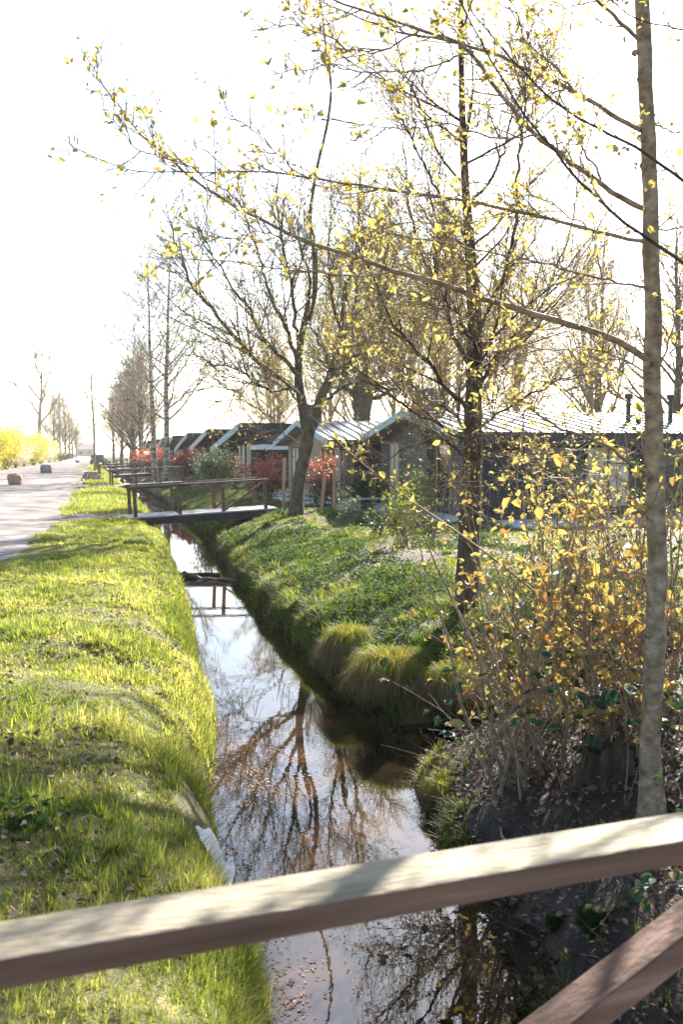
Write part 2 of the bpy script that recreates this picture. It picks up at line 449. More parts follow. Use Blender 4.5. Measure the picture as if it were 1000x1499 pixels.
strip('road', -25, 700, lambda y: np.interp(y, [0, 110, 185, 400], [-9.4, -8.9, -7.0, -4.5]) + .5 * (vnoise(y, y * 0, 3, 12) - .5) + 0 * y, road_r, 26, MAT['gravel'], .006)
# gravel patch between the road and the second bridge, and the path from the bridge to the houses
def patch(name, x0, x1, y0, y1, mat, dz, jag=.25):
    n = 24
    xx = np.linspace(x0, x1, n); tt = np.linspace(0, 1, 8)
    rows = []
    for x in xx:
        ya = y0 + jag * (vnoise(np.array(x), np.array(1.), .5, 3) - .5); yb = y1 + jag * (vnoise(np.array(x), np.array(4.), .5, 5) - .5)
        Y_ = ya + (yb - ya) * tt
        rows.append(np.stack([np.full(8, x), Y_, hz(np.full(8, x), Y_) + dz], -1))
    V = np.array(rows)
    i, j = np.meshgrid(np.arange(n - 1), np.arange(7), indexing='ij'); a = i * 8 + j
    mb = MB(); mb.add(V.reshape(-1, 3), np.stack([a, a + 8, a + 9, a + 1], -1).reshape(-1, 4))
    return tag(mb.build(name, mat, smooth=True), kind='structure')
patch('gravel_path', -1.3, 1.45, 27.9, 30.2, MAT['gravel'], .012, .5)
patch('gravel_path', -.5, 1.4, 54.3, 56.5, MAT['gravel'], .012, .5)
patch('garden_path', 5.4, 8.6, 28.6, 30.0, MAT['paving'], .012, .1)
patch('garden_path', 5.2, 8.2, 55, 56.4, MAT['paving'], .012, .1)

# ------------------------------------------------------------------ footbridges
def make_bridge(loc, rz, xp, braces, railz, Wd, label, drop=0.0):
    """x along the bridge, y from 0 (near railing) to Wd (far railing), deck top at z = 0"""
    e = empty('footbridge', loc, rz, label=label, cat='bridge', group='timber footbridges over the stream')
    x0, x1 = xp[0] - .06, xp[-1] + .06
    d = MB()
    k = 0
    x = x0 - .35
    while x < x1 + .30:
        j = .002 * (k % 3)
        d.box(x, x + .135, -.07, Wd + .07, -.045 + j, j); x += .142; k += 1
    d.build('deck', MAT['deck_board'], e, bevel=.004)
    for y in (-.02, Wd + .02):
        b = MB(); b.box(x0 - .40, x1 + .40, y - .045, y + .045, -.25, -.048); b.build('beam', MAT['black_beam'], e, bevel=.006)
    for y in (0.0, Wd):
        for xx in xp:
            p = MB(); p.box(xx - .05, xx + .05, y - .047, y + .047, -.20, railz - .054); p.build('post', MAT['brown_timber'], e, bevel=.006)
        r = MB()
        r.box(x0 - .06, x1 + .06, y - .068, y + .068, railz - .052, railz)
        r.QM[0][1] = 1          # weathered upper face
        r.build('handrail', [MAT['brown_timber'], MAT['rail_top']], e, bevel=.005)
        for a, b in braces:     # top of post a, foot of post b
            sg = .05 if xp[b] > xp[a] else -.05
            s_ = MB(); s_.beam((xp[a] + sg, y, railz - .10 - drop), (xp[b] - sg, y, .05 - drop), .092, .060)
            s_.build('brace', MAT['brown_timber'], e, bevel=.005)
    return e
make_bridge((0, 1.655, .15), R(5.5), [-2.05, -.30, 1.45, 3.2], [(0, 1), (2, 1)], .94, -1.95, 'nearest timber footbridge, its wide weathered handrail running across the bottom of the picture', drop=.07)
b2 = make_bridge((1.34, 28.3, .02), R(4), [0.0, 1.30, 2.60, 3.90], [(0, 1), (3, 2)], .90, 1.45, 'brown timber footbridge beside the leaning tree, first one beyond the nearest handrail')
b2.rotation_euler = (0, -R(2.6), R(4))
for (x, y), lab in zip([(1.37, 54.7), (1.0, 79), (1.1, 104), (1.3, 129), (1.5, 154)],
                       ['third timber footbridge up the stream, just behind the one beside the leaning tree',
                        'fourth timber footbridge up the stream, left end post level with the low stacked bricks',
                        'fifth timber footbridge up the stream, mostly hidden behind nearer railings',
                        'sixth timber footbridge up the stream, a thin brown line of railing',
                        'farthest timber footbridge, at the end of the receding row of railings']):
    c = copy_tree(b2); c.location = (x, y, .02); c['label'] = lab

# ------------------------------------------------------------------ houses
def win(par, axis, a0, a1, z0, z1, at, curtain=False, mull=1, framemat='dark_fascia', nm='window'):
    """window or glazed door; axis 'x': on the gable plane x=at facing -x, spans y a0..a1; axis 'y': plane y=at facing -y, spans x a0..a1"""
    f = MB(); t = .06
    def bx(mb, u0, u1, z_0, z_1, d0, d1):
        if axis == 'x': mb.box(at - d1, at - d0, u0, u1, z_0, z_1)
        else: mb.box(u0, u1, at - d1, at - d0, z_0, z_1)
    bx(f, a0, a0 + t, z0, z1, -.05, .045); bx(f, a1 - t, a1, z0, z1, -.05, .045)
    bx(f, a0 + t, a1 - t, z0, z0 + t, -.05, .042); bx(f, a0 + t, a1 - t, z1 - t, z1, -.05, .042)
    for k in range(mull):
        c = a0 + (a1 - a0) * (k + 1) / (mull + 1)
        bx(f, c - t / 2, c + t / 2, z0 + t, z1 - t, -.05, .040)
    fo = f.build('frame' if nm == 'x' else nm, MAT[framemat], par)
    p = MB(); bx(p, a0 + t, a1 - t, z0 + t, z1 - t, -.02, .012)
    p.build('curtain' if curtain else 'pane', MAT['curtain' if curtain else 'glass'], fo)
    return fo

def roof_slab(mb, poly, x0, x1): mb.prism_x(poly, x0, x1)

def house_gable(loc, rz, Wd, L_, ridge, eave, label, kind):
    e = empty('holiday_cottage', loc, rz, label=label, cat='house', group='holiday cottages along the stream')
    yr = Wd * .5
    w = MB()
    w.prism_x([(0, -.1), (Wd, -.1), (Wd, eave - .12), (yr, ridge - .14), (0, eave - .12)], 0, L_)
    w.build('wall', MAT['brick'] if kind == 'brick' else MAT['pale_timber'], e)
    ov, th = .45, .16
    sl_ = (ridge - eave) / yr
    rf = MB()
    rf.prism_x([(-ov, eave - ov * sl_), (yr, ridge), (yr, ridge - th), (-ov, eave - ov * sl_ - th)][::-1], -.55, L_ + .3)
    rf.prism_x([(yr + .002, ridge), (Wd + ov, eave - ov * sl_), (Wd + ov, eave - ov * sl_ - th), (yr + .002, ridge - th)][::-1], -.55, L_ + .3)
    x = -.3
    while x < L_ + .2:
        for a, b in (((-ov, eave - ov * sl_), (yr, ridge)), ((Wd + ov, eave - ov * sl_), (yr, ridge))):
            rf.beam((x, a[0], a[1] + .015), (x, b[0], b[1] + .015), .02, .05)
        x += .42
    ro = rf.build('roof', MAT['metal_roof'], e)
    vb = MB()
    hgt = .23
    vb.prism_x([(-ov - .02, eave - ov * sl_ + .03), (yr, ridge + .04), (yr, ridge + .04 - hgt), (-ov - .02, eave - ov * sl_ + .03 - hgt)][::-1], -.60, -.553)
    vb.prism_x([(yr + .003, ridge + .04), (Wd + ov + .02, eave - ov * sl_ + .03), (Wd + ov + .02, eave - ov * sl_ + .03 - hgt), (yr + .003, ridge + .04 - hgt)][::-1], -.60, -.553)
    vb.build('fascia', MAT['fascia'], ro)
    ef = MB(); ef.box(-.54, L_ + .3, -ov - .05, -ov - .004, eave - ov * sl_ - .34, eave - ov * sl_ + .0)
    ef.build('gutter', MAT['dark_fascia'], ro)
    # chimney at the apex, on the gable face
    ch = MB(); ch.box(-.22, .35, yr - 1.2 if kind == 'brick' else yr - .35, yr + .15 if kind == 'brick' else yr + .35, -.1 if kind == 'brick' else ridge - .5, ridge + .62)
    ch.build('chimney', MAT['brick'], e)
    if kind == 'brick':
        win(e, 'x', yr + 1.9, yr + 2.9, .05, 2.15, 0, curtain=True, mull=1, framemat='pale_timber', nm='door')
        win(e, 'x', yr - 2.6, yr - 1.5, .05, 2.1, 0, mull=0, framemat='pale_timber', nm='door')
        cl = MB(); cl.box(.35, L_ - .2, -.03, .0, .12, eave - .2)
        cl.build('cladding', MAT['black_cladding'], e)
        for a in (.4, 2.2, 4.6, 7.0):
            win(e, 'y', a + 1.1, a + 2.5, .30 if a != 4.6 else .05, 2.0, -.03, curtain=(a == 2.2), mull=1)
        for x in (5.6, 7.0, 9.4):
            v = MB(); v.tube([(x, 1.6, eave + .2), (x, 1.6, eave + .95)], [.07, .07], 8); v.tube([(x, 1.6, eave + .95), (x, 1.6, eave + 1.10)], [.12, .12], 8)
            v.build('roof_vent', MAT['pipe'], ro)
    else:
        win(e, 'x', .9, 2.6, .05, 2.0, 0, mull=1)
        win(e, 'x', Wd - 2.3, Wd - .9, .05, 2.05, 0, curtain=True, mull=1)
        cl = MB(); cl.box(.5, L_ - .2, -.03, 0, -.05, eave - .15); cl.build('cladding', MAT['black_cladding'], e)
        win(e, 'y', 1.4, 3.6, .05, 2.0, -.03, mull=2)
        win(e, 'y', 5.2, 7.2, .4, 2.0, -.03, mull=1)
        # veranda posts under the eave
        for x in (.08, 2.7, 5.4):
            p = MB(); p.box(x - .06, x + .06, -.40, -.28, -.05, eave - .28); p.build('veranda_post', MAT['pale_timber'], e)
    return e

def house_mono(loc, label):
    e = empty('holiday_cottage', loc, label=label, cat='house', group='holiday cottages along the stream')
    Wd, L_, hi, lo = 9.6, 9.5, 3.05, 2.05
    sl_ = (hi - lo) / Wd
    w = MB(); w.prism_x([(0, -.1), (Wd, -.1), (Wd, lo - .02), (0, hi - .02)], 0, L_)
    w.build('wall', MAT['black_cladding'], e)
    rf = MB(); ov = .95; th = .30
    rf.prism_x([(-ov, hi + .12 + sl_ * ov), (-ov, hi + sl_ * ov - th + .12), (Wd + .5, lo - sl_ * .5 - .02), (Wd + .5, lo - sl_ * .5 + .12)], -.9, L_ + .4)
    ro = rf.build('roof', MAT['felt_roof'], e)
    vb = MB(); vb.prism_x([(-ov - .02, hi + .16 + sl_ * ov), (-ov - .02, hi + sl_ * ov - .20), (Wd + .52, lo - sl_ * .5 - .20), (Wd + .52, lo - sl_ * .5 + .16)], -.96, -.903)
    vb.build('fascia', MAT['fascia'], ro)
    ef = MB(); ef.box(-.88, L_ + .4, -ov - .05, -ov - .003, hi - .22, hi + .20 + sl_ * ov); ef.build('gutter', MAT['dark_fascia'], ro)
    win(e, 'x', .35, 1.9, .05, 2.35, 0, curtain=True, mull=1)
    win(e, 'x', 2.3, 3.6, .05, 2.25, 0, curtain=True, mull=0)
    p = MB(); p.box(-.03, -.0, 4.2, 4.5, -.05, 2.2); p.build('corner_board', MAT['white_paint'], e)
    p = MB(); p.box(-.85, -.73, Wd - .1, Wd + .02, -.05, lo - .25); p.build('roof_post', MAT['pale_timber'], e)
    win(e, 'y', .4, 2.7, 2.25, 2.75, 0, mull=1, framemat='dark_fascia')
    win(e, 'y', .4, 2.7, .05, 1.9, 0, curtain=False, mull=1)
    win(e, 'y', 3.4, 5.4, .5, 2.0, 0, curtain=True, mull=1)
    pg = MB(); pg.box(-.1, 3.0, -1.35, -1.23, 1.95, 2.22); pg.box(-.1, .02, -1.229, -.001, 1.95, 2.2); pg.build('porch_beam', MAT['white_paint'], e)
    for x in (-.04, 2.7):
        p = MB(); p.box(x - .06, x + .06, -1.34, -1.24, -.05, 1.949); p.build('porch_post', MAT['white_paint'] if x > 1 else MAT['black_cladding'], e)
    return e
GZ = .08
house_gable((9.75, 23.4, GZ), 0, 8.0, 12, 3.05, 2.42, 'nearest brick cottage with a bright metal roof, behind the thicket on the right', 'brick')
house_gable((8.55, 32.3, GZ), 0, 8.9, 11, 3.05, 2.32, 'timber fronted cottage with seamed metal roof, between the brick one and the leaning tree', 'timber')
hm = house_mono((8.55, 50.6, GZ), 'black flat roofed cottage with white porch beam, left of the leaning tree')
for k, (x, y) in enumerate([(8.55, 64.2), (8.55, 77.0), (8.5, 89.5), (8.5, 102), (8.5, 114.5), (8.5, 127)]):
    c = copy_tree(hm); c.location = (x, y, GZ)
    c['label'] = ['black cottage with pale sloping fascia, directly behind the one with the white porch beam',
                  'black cottage with pale fascia, second behind the one with the white porch beam',
                  'black cottage showing a short fascia beside the birch trunks, third behind the white porch beam',
                  'small distant black cottage seen between the birch trunks',
                  'small distant black cottage, second from the far end of the row',
                  'farthest dark cottage at the end of the row'][k]
def slab(name, x0, x1, y0, y1, z0, z1, mat):
    m = MB(); m.box(x0, x1, y0, y1, z0, z1); return tag(m.build(name, mat, bevel=.01), kind='structure')
slab('terrace', 7.9, 9.5, 22.6, 30.6, .02, .20, MAT['paving'])
slab('terrace', 6.9, 8.3, 31.4, 40.8, .02, .16, MAT['paving'])
slab('terrace', 9.9, 21, 21.0, 22.9, .02, .14, MAT['paving'])
slab('terrace', 7.0, 8.3, 48.5, 60, .02, .16, MAT['paving'])

# ------------------------------------------------------------------ trees
def smooth_path(pts, n):
    pts = np.asarray(pts, float)
    d = np.concatenate([[0], np.cumsum(np.linalg.norm(np.diff(pts, axis=0), axis=1))])
    t = np.linspace(0, d[-1], n)
    out = np.stack([np.interp(t, d, pts[:, k]) for k in range(3)], -1)
    for _ in range(2):
        out[1:-1] = (out[:-2] + 2 * out[1:-1] + out[2:]) / 4
    return out
def at_road(px, Y): return float(atY(px, 680, Y)[0])
def limb_px(pts, Y0=None):
    return np.array([atY(p[0], p[1], p[2]) for p in pts])

def rand_dir_about(d, ang, az=None):
    d = unit(d)
    a = np.cross(d, [0.13, .21, .97]); a = unit(a) if np.linalg.norm(a) > 1e-3 else np.array([1., 0, 0])
    b = np.cross(d, a)
    az = RNG.uniform(0, 2 * np.pi) if az is None else az
    return d * math.cos(ang) + (a * math.cos(az) + b * math.sin(az)) * math.sin(ang)

def path_from(p, d, L, n, wander, trop):
    pts = [np.array(p, float)]
    d = unit(np.array(d, float))
    st = L / (n - 1)
    for _ in range(n - 1):
        d = unit(d + RNG.normal(size=3) * wander + np.array([0, 0, trop]))
        pts.append(pts[-1] + d * st)
    return np.array(pts)

def feather(tw, pts, r0, spacing, l1, l2, anchors, start=.12, ang=.85, trop=.03, sub=3, flat=None, r1=.0028, sides=3, endtaper=.45):
    """side shoots and their twiglets along a limb; anchors collects leaf places (point, direction)"""
    pts = np.asarray(pts)
    seg = np.linalg.norm(np.diff(pts, axis=0), axis=1)
    d = np.concatenate([[0], np.cumsum(seg)]); Lt = d[-1]
    s = Lt * start
    while s < Lt:
        i = min(np.searchsorted(d, s) - 1, len(pts) - 2); i = max(i, 0)
        f = (s - d[i]) / seg[i]
        p = pts[i] * (1 - f) + pts[i + 1] * f
        t = unit(pts[i + 1] - pts[i])
        fr = s / Lt
        L1 = l1 * RNG.uniform(.45, 1.2) * (1 - endtaper * fr)
        dd = rand_dir_about(t, RNG.uniform(ang * .7, ang * 1.2))
        if flat is not None: dd = unit(dd * np.array([1, flat, 1]))
        br = path_from(p, dd, L1, 5, .085, trop)
        rr = r1 * RNG.uniform(.9, 1.8) * (1.3 - .5 * fr)
        tw.tube(br, np.linspace(rr, rr * .35, 5), sides)
        anchors.append((br[-1], br[-1] - br[-2])); anchors.append((br[2], RNG.normal(size=3))); anchors.append((br[3], RNG.normal(size=3)))
        for _ in range(RNG.poisson(sub * L1 / l1) if sub else 0):
            k = RNG.integers(1, 4)
            b2_ = path_from(br[k], rand_dir_about(br[k + 1] - br[k], RNG.uniform(.4, .9)), l2 * RNG.uniform(.4, 1.2), 4, .10, trop)
            tw.tube(b2_, np.linspace(rr * .6, rr * .3, 4), 3)
            anchors.append((b2_[-1], b2_[-1] - b2_[-2])); anchors.append((b2_[2], RNG.normal(size=3)))
        s += spacing * RNG.uniform(.5, 1.5)

def put_leaves(mb, anchors, per, size, jit, wide=.3, updir=.4, frac=1.0):
    if not anchors: return
    P = np.array([a for a, b in anchors]); D = unit(np.array([b for a, b in anchors]))
    k = RNG.random(len(P)) < frac
    P, D = P[k], D[k]
    P = np.repeat(P, per, 0); D = np.repeat(D, per, 0)
    P = P + RNG.normal(size=P.shape) * jit
    D = D + RNG.normal(size=D.shape) * .8; D[:, 2] += updir
    leaves(mb, P, D, size * np.clip(RNG.lognormal(-.12, .38, len(P)), .35, 1.7), wide=wide, fold=.18, droop=.12)

def sway(pts, amp):
    n = len(pts)
    w = np.cumsum(RNG.normal(size=(n, 3)), axis=0); w -= np.linspace(0, 1, n)[:, None] * w[-1]
    return pts + w * amp

# --- the alder at the right edge, trunk close to the nearest bridge
def alder_near():
    base = np.array([3.27, 4.97, float(hz(3.27, 4.97)) - .15])
    e = empty('alder_tree', base, label='slender grey alder at the right, long limbs with young yellow leaves reaching left', cat='tree')
    tr = MB()
    tp = np.array([base, *[atY(x, y, 5.0) for x, y in [(957, 1050), (958, 900), (959, 760), (956, 600), (952, 450), (948, 300), (942, 150), (938, 0)]], [3.02, 5.05, 5.6], [2.95, 5.1, 7.2], [2.9, 5.2, 9.0]])
    P = smooth_path(tp, 60)
    rad = np.interp(np.linspace(0, 1, 60), [0, .02, .06, .3, .55, 1], [.130, .084, .063, .051, .040, .012])
    rad *= 1 + .035 * RNG.normal(size=60)
    tr.tube(sway(P, .006) - base, rad, 18)
    for _ in range(16):        # knots and old branch scars
        i = RNG.integers(6, 40); a = RNG.uniform(2.2, 5.6); o = np.array([math.cos(a), math.sin(a), .25]); c = P[i] - base
        tr.tube([c + o * rad[i] * .6, c + o * (rad[i] + .006), c + o * (rad[i] + .013)], [.020, .017, .006], 8)
    lim = MB(); tw = MB(); lf = MB(); ck = MB(); an = []
    specs = [
        ([(946, 528, 5), (915, 503, 4.93), (880, 486, 4.9), (745, 455, 4.85), (660, 428, 4.9), (570, 396, 5.0), (450, 353, 5.15), (350, 300, 5.3), (280, 262, 5.4), (195, 185, 5.5), (118, 72, 5.6)], .021, .075),
        ([(948, 355, 5), (860, 335, 5.1), (760, 310, 5.25), (650, 292, 5.35), (560, 280, 5.4), (465, 268, 5.4), (380, 255, 5.4), (290, 250, 5.4), (190, 243, 5.45), (113, 218, 5.5)], .0125, .08),
        ([(945, 305, 5), (880, 262, 4.9), (800, 205, 4.8), (740, 140, 4.75), (690, 75, 4.7), (620, 45, 4.65), (540, 12, 4.6), (440, -25, 4.6), (330, -60, 4.6)], .017, .09),
        ([(940, 190, 5), (890, 165, 5.1), (840, 135, 5.2), (770, 110, 5.3), (690, 72, 5.4), (600, 55, 5.5), (500, 18, 5.6), (400, -30, 5.7)], .015, .09),
        ([(939, 60, 5), (900, 20, 4.9), (850, -30, 4.8), (760, -120, 4.7)], .013, .1),
        ([(950, 420, 5), (870, 400, 4.8), (800, 385, 4.6), (700, 365, 4.5), (600, 345, 4.4), (520, 330, 4.4)], .0075, .10),
        ([(955, 705, 5), (915, 668, 4.85), (870, 645, 4.75), (820, 627, 4.7), (775, 598, 4.65), (763, 588, 4.65), (766, 620, 4.65), (760, 680, 4.65), (757, 722, 4.65)], .0135, .09),
        ([(955, 765, 5), (905, 737, 4.85), (878, 728, 4.8)], .010, .08),
        ([(955, 548, 5), (910, 515, 4.9), (860, 505, 4.85), (800, 508, 4.8), (740, 520, 4.8), (690, 540, 4.8)], .006, .09),
        ([(955, 612, 5), (900, 575, 4.9), (850, 560, 4.85), (780, 585, 4.8), (700, 602, 4.8)], .005, .09),
        ([(956, 580, 5), (985, 480, 5.2), (1012, 400, 5.3), (1040, 300, 5.4)], .007, .1),
        ([(948, 330, 5), (985, 340, 5.1), (1040, 330, 5.2)], .007, .1),
        ([(942, 180, 5), (990, 192, 5.1), (1060, 180, 5.2)], .006, .1),
        ([(250, 10, 4.6), (300, -5, 4.6), (400, 0, 4.6), (470, 40, 4.6)], .004, .1),
        ([(700, 460, 4.88), (640, 490, 4.8), (570, 500, 4.7), (480, 505, 4.7)], .005, .09),
        ([(570, 396, 5.0), (500, 400, 5.05), (420, 395, 5.1), (330, 380, 5.15), (240, 378, 5.2)], .005, .09),
        ([(470, 270, 5.4), (430, 240, 5.45), (370, 190, 5.5), (320, 150, 5.5)], .004, .09),
        ([(350, 300, 5.3), (260, 250, 5.3), (190, 215, 5.35), (150, 160, 5.4)], .005, .09),
    ]
    del specs[13]
    specs += [
        ([(690, 75, 4.7), (640, 100, 4.6), (570, 110, 4.5), (480, 95, 4.4), (400, 110, 4.4)], .006, .09),
        ([(800, 205, 4.8), (720, 200, 4.7), (640, 185, 4.6), (550, 190, 4.5), (470, 175, 4.5)], .006, .09),
        ([(860, 335, 5.1), (800, 300, 5.3), (740, 270, 5.5), (670, 262, 5.6)], .005, .09),
        ([(760, 310, 5.25), (690, 330, 5.2), (600, 325, 5.1), (520, 350, 5.1)], .005, .09),
        ([(620, 45, 4.65), (560, 70, 4.6), (500, 60, 4.5), (430, 35, 4.5), (370, 45, 4.4)], .005, .09),
        ([(840, 135, 5.2), (780, 60, 5.2), (740, -10, 5.2), (720, -80, 5.2)], .007, .09),
        ([(880, 262, 4.9), (830, 180, 5.1), (800, 90, 5.3), (780, -10, 5.5)], .007, .09),
        ([(745, 455, 4.85), (690, 400, 4.7), (640, 350, 4.6), (600, 320, 4.5)], .005, .09),
        ([(450, 353, 5.15), (400, 340, 5.0), (330, 345, 4.9), (270, 330, 4.9)], .004, .08),
    ]
    for pts, r, sp in specs:
        q = smooth_path(limb_px(pts), 34)
        q = sway(q, .006)
        lim.tube(q - base, np.linspace(r, max(.0022, r * .13), 34) * (1 + .05 * RNG.normal(size=34)), 7)
        feather(tw, q - base, r, sp * .62, .32, .16, an, start=.15, ang=.75, sub=3.2, r1=.0031, trop=.05)
    # upper crown above the frame, seen in the water
    for k in range(16):
        z = RNG.uniform(5.2, 8.6); i = int(np.argmin(np.abs(P[:, 2] - z)))
        a = RNG.uniform(0, 6.28); d = np.array([math.cos(a), math.sin(a), .8])
        q = path_from(P[i] - base, d, (9.6 - z) * .5 + .5, 12, .08, .03)
        lim.tube(q, np.linspace(.016, .003, 12), 5)
        feather(tw, q, .012, .12, .4, .18, an, start=.2, sub=2, r1=.0025)
    t = tr.build('trunk', MAT['alder_bark'], e, smooth=True)
    lim.build('limbs', MAT['alder_bark'], t, smooth=True)
    k = RNG.choice(len(an), 240, replace=False)
    for i in k:
        p = an[i][0]; n = RNG.integers(1, 4)
        for _ in range(n):
            o = RNG.normal(size=3) * .008; L_ = RNG.uniform(.02, .06)
            tw.tube([p + o, p + o + [.002, 0, -L_ * .5], p + o + [.003, .002, -L_]], [.0025, .0038, .0012], 4)
    tw.m = 1
    put_leaves(tw, an, 3, .033, .012, wide=.28, updir=.3, frac=.33)
    tw.build('crown', [MAT['twig'], MAT['young_leaf']], e)
alder_near()

def alder_neighbour():
    base = np.array([4.35, 4.55, float(hz(4.35, 4.55)) - .15])
    e = empty('alder_tree', base, label='dark limbs crossing the upper right corner, from an alder outside the frame', cat='tree')
    P = smooth_path(np.array([base, base + [0.02, .02, 2], base + [-.05, .0, 4], base + [-.1, .1, 6.5]]), 30)
    tr = MB(); tr.tube(P - base, np.linspace(.085, .02, 30), 12)
    lim = MB(); tw = MB(); lf = MB(); an = []
    def at_trunk(z): return P[int(np.argmin(np.abs(P[:, 2] - z)))]
    specs = [([(1060, 420, 4.4), (1000, 392, 4.35), (920, 345, 4.3), (850, 280, 4.3), (780, 190, 4.25), (730, 120, 4.2), (690, 55, 4.2), (665, 0, 4.2), (640, -70, 4.2)], .0125),
             ([(1060, 320, 4.5), (1000, 277, 4.45), (945, 238, 4.4), (880, 200, 4.35), (820, 165, 4.3), (760, 110, 4.25), (700, 30, 4.2), (670, -40, 4.2)], .0125),
             ([(1060, 75, 4.5), (1000, 50, 4.5), (950, 40, 4.5), (890, 5, 4.5), (850, -30, 4.5)], .008)]
    for pts, r in specs:
        q = limb_px(pts)
        st = at_trunk(q[0][2] - .35)
        q = smooth_path(np.concatenate([[st], q]), 34); q = sway(q, .006)
        lim.tube(q - base, np.linspace(r * 1.2, .0025, 34), 7)
        feather(tw, q - base, r, .08, .34, .16, an, start=.2, ang=.75, sub=3, r1=.0031)
    for k in range(14):
        z = RNG.uniform(3.2, 6.2); i = int(np.argmin(np.abs(P[:, 2] - z)))
        a = RNG.uniform(-.9, 2.4); d = np.array([math.cos(a), math.sin(a), .8])
        q = path_from(P[i] - base, d, 1.5, 12, .08, .03)
        lim.tube(q, np.linspace(.014, .003, 12), 5)
        feather(tw, q, .012, .14, .4, .18, an, start=.2, sub=2, r1=.0025)
    t = tr.build('trunk', MAT['alder_bark'], e, smooth=True)
    lim.build('limbs', MAT['dark_bark'], t, smooth=True)
    tw.m = 1
    put_leaves(tw, an, 3, .033, .012, frac=.33)
    tw.build('crown', [MAT['twig'], MAT['young_leaf']], e)
alder_neighbour()

def limb_tree(name, base, trunk_pts, trunk_rad, specs, label, bark, leafmat, leafsize, per, frac, twigmat, sp=.28, l1=.8, l2=.4, sub=4, r1=.006, jit=.03, extra=0, extra_len=2.0, zr=(2, 6), tside=14, mid=None, nl=None, two=True, n2=3.4):
    """a tree from its drawn trunk and limbs: every limb carries side branches, twigs and small leaves"""
    base = np.array(base, float)
    e = empty(name, base, label=label, cat='tree')
    tr = MB(); lim = MB(); tw = MB(); lf = MB(); an = []
    for tp, rad in zip(trunk_pts, trunk_rad):
        P = smooth_path(np.array(tp), 40)
        rr = np.interp(np.linspace(0, 1, 40), np.linspace(0, 1, len(rad)), rad) * (1 + .05 * RNG.normal(size=40))
        tr.tube(P - base, rr, tside)
    allb = []
    for pts, r in specs:
        q = sway(smooth_path(np.array(pts), 26), .02 * (base[1] / 12))
        lim.tube(q - base, np.linspace(r, r * .15, 26) * (1 + .05 * RNG.normal(size=26)), 7)
        allb.append((q - base, r))
        # second-order branches
        if two:
            Lq = np.linalg.norm(np.diff(q, axis=0), axis=1).sum()
            for _ in range(max(4, int(Lq * n2 / (base[1] / 12) ** .7))):
                k = RNG.integers(5, 25)
                dd = rand_dir_about(q[k] - q[k - 1], RNG.uniform(.4, .9)); dd[2] += .15
                b = path_from(q[k] - base, dd, Lq * RNG.uniform(.25, .55) * (1.2 - k / 26), 14, .055, .035)
                r_ = r * .45 * (1 - .6 * k / 26)
                lim.tube(b, np.linspace(r_, r_ * .25, 14), 5)
                allb.append((b, r_))
    for k in range(extra):
        P0 = smooth_path(np.array(trunk_pts[-1]), 40)
        z = RNG.uniform(*zr); i = int(np.argmin(np.abs(P0[:, 2] - z)))
        a = RNG.uniform(0, 6.28); d = np.array([math.cos(a), math.sin(a), .7])
        q = path_from(P0[i] - base, d, extra_len * RNG.uniform(.6, 1.1), 14, .1, .05)
        lim.tube(q, np.linspace(r1 * 4, r1, 14), 5); allb.append((q, r1 * 4))
    for q, r in allb:
        feather(tw, q, r, sp, l1, l2, an, start=.1, ang=.62, sub=sub, r1=r1)
    t = tr.build('trunk', MAT[bark], e, smooth=True)
    lim.build('limbs', MAT[bark], t, smooth=True)
    tw.m = 1
    if per: put_leaves(tw, an, per, leafsize, jit, frac=frac)
    tw.build('crown', [MAT[twigmat], MAT[leafmat]], e)
    print(name, 'anchors', len(an), 'branches', len(allb))
    return e

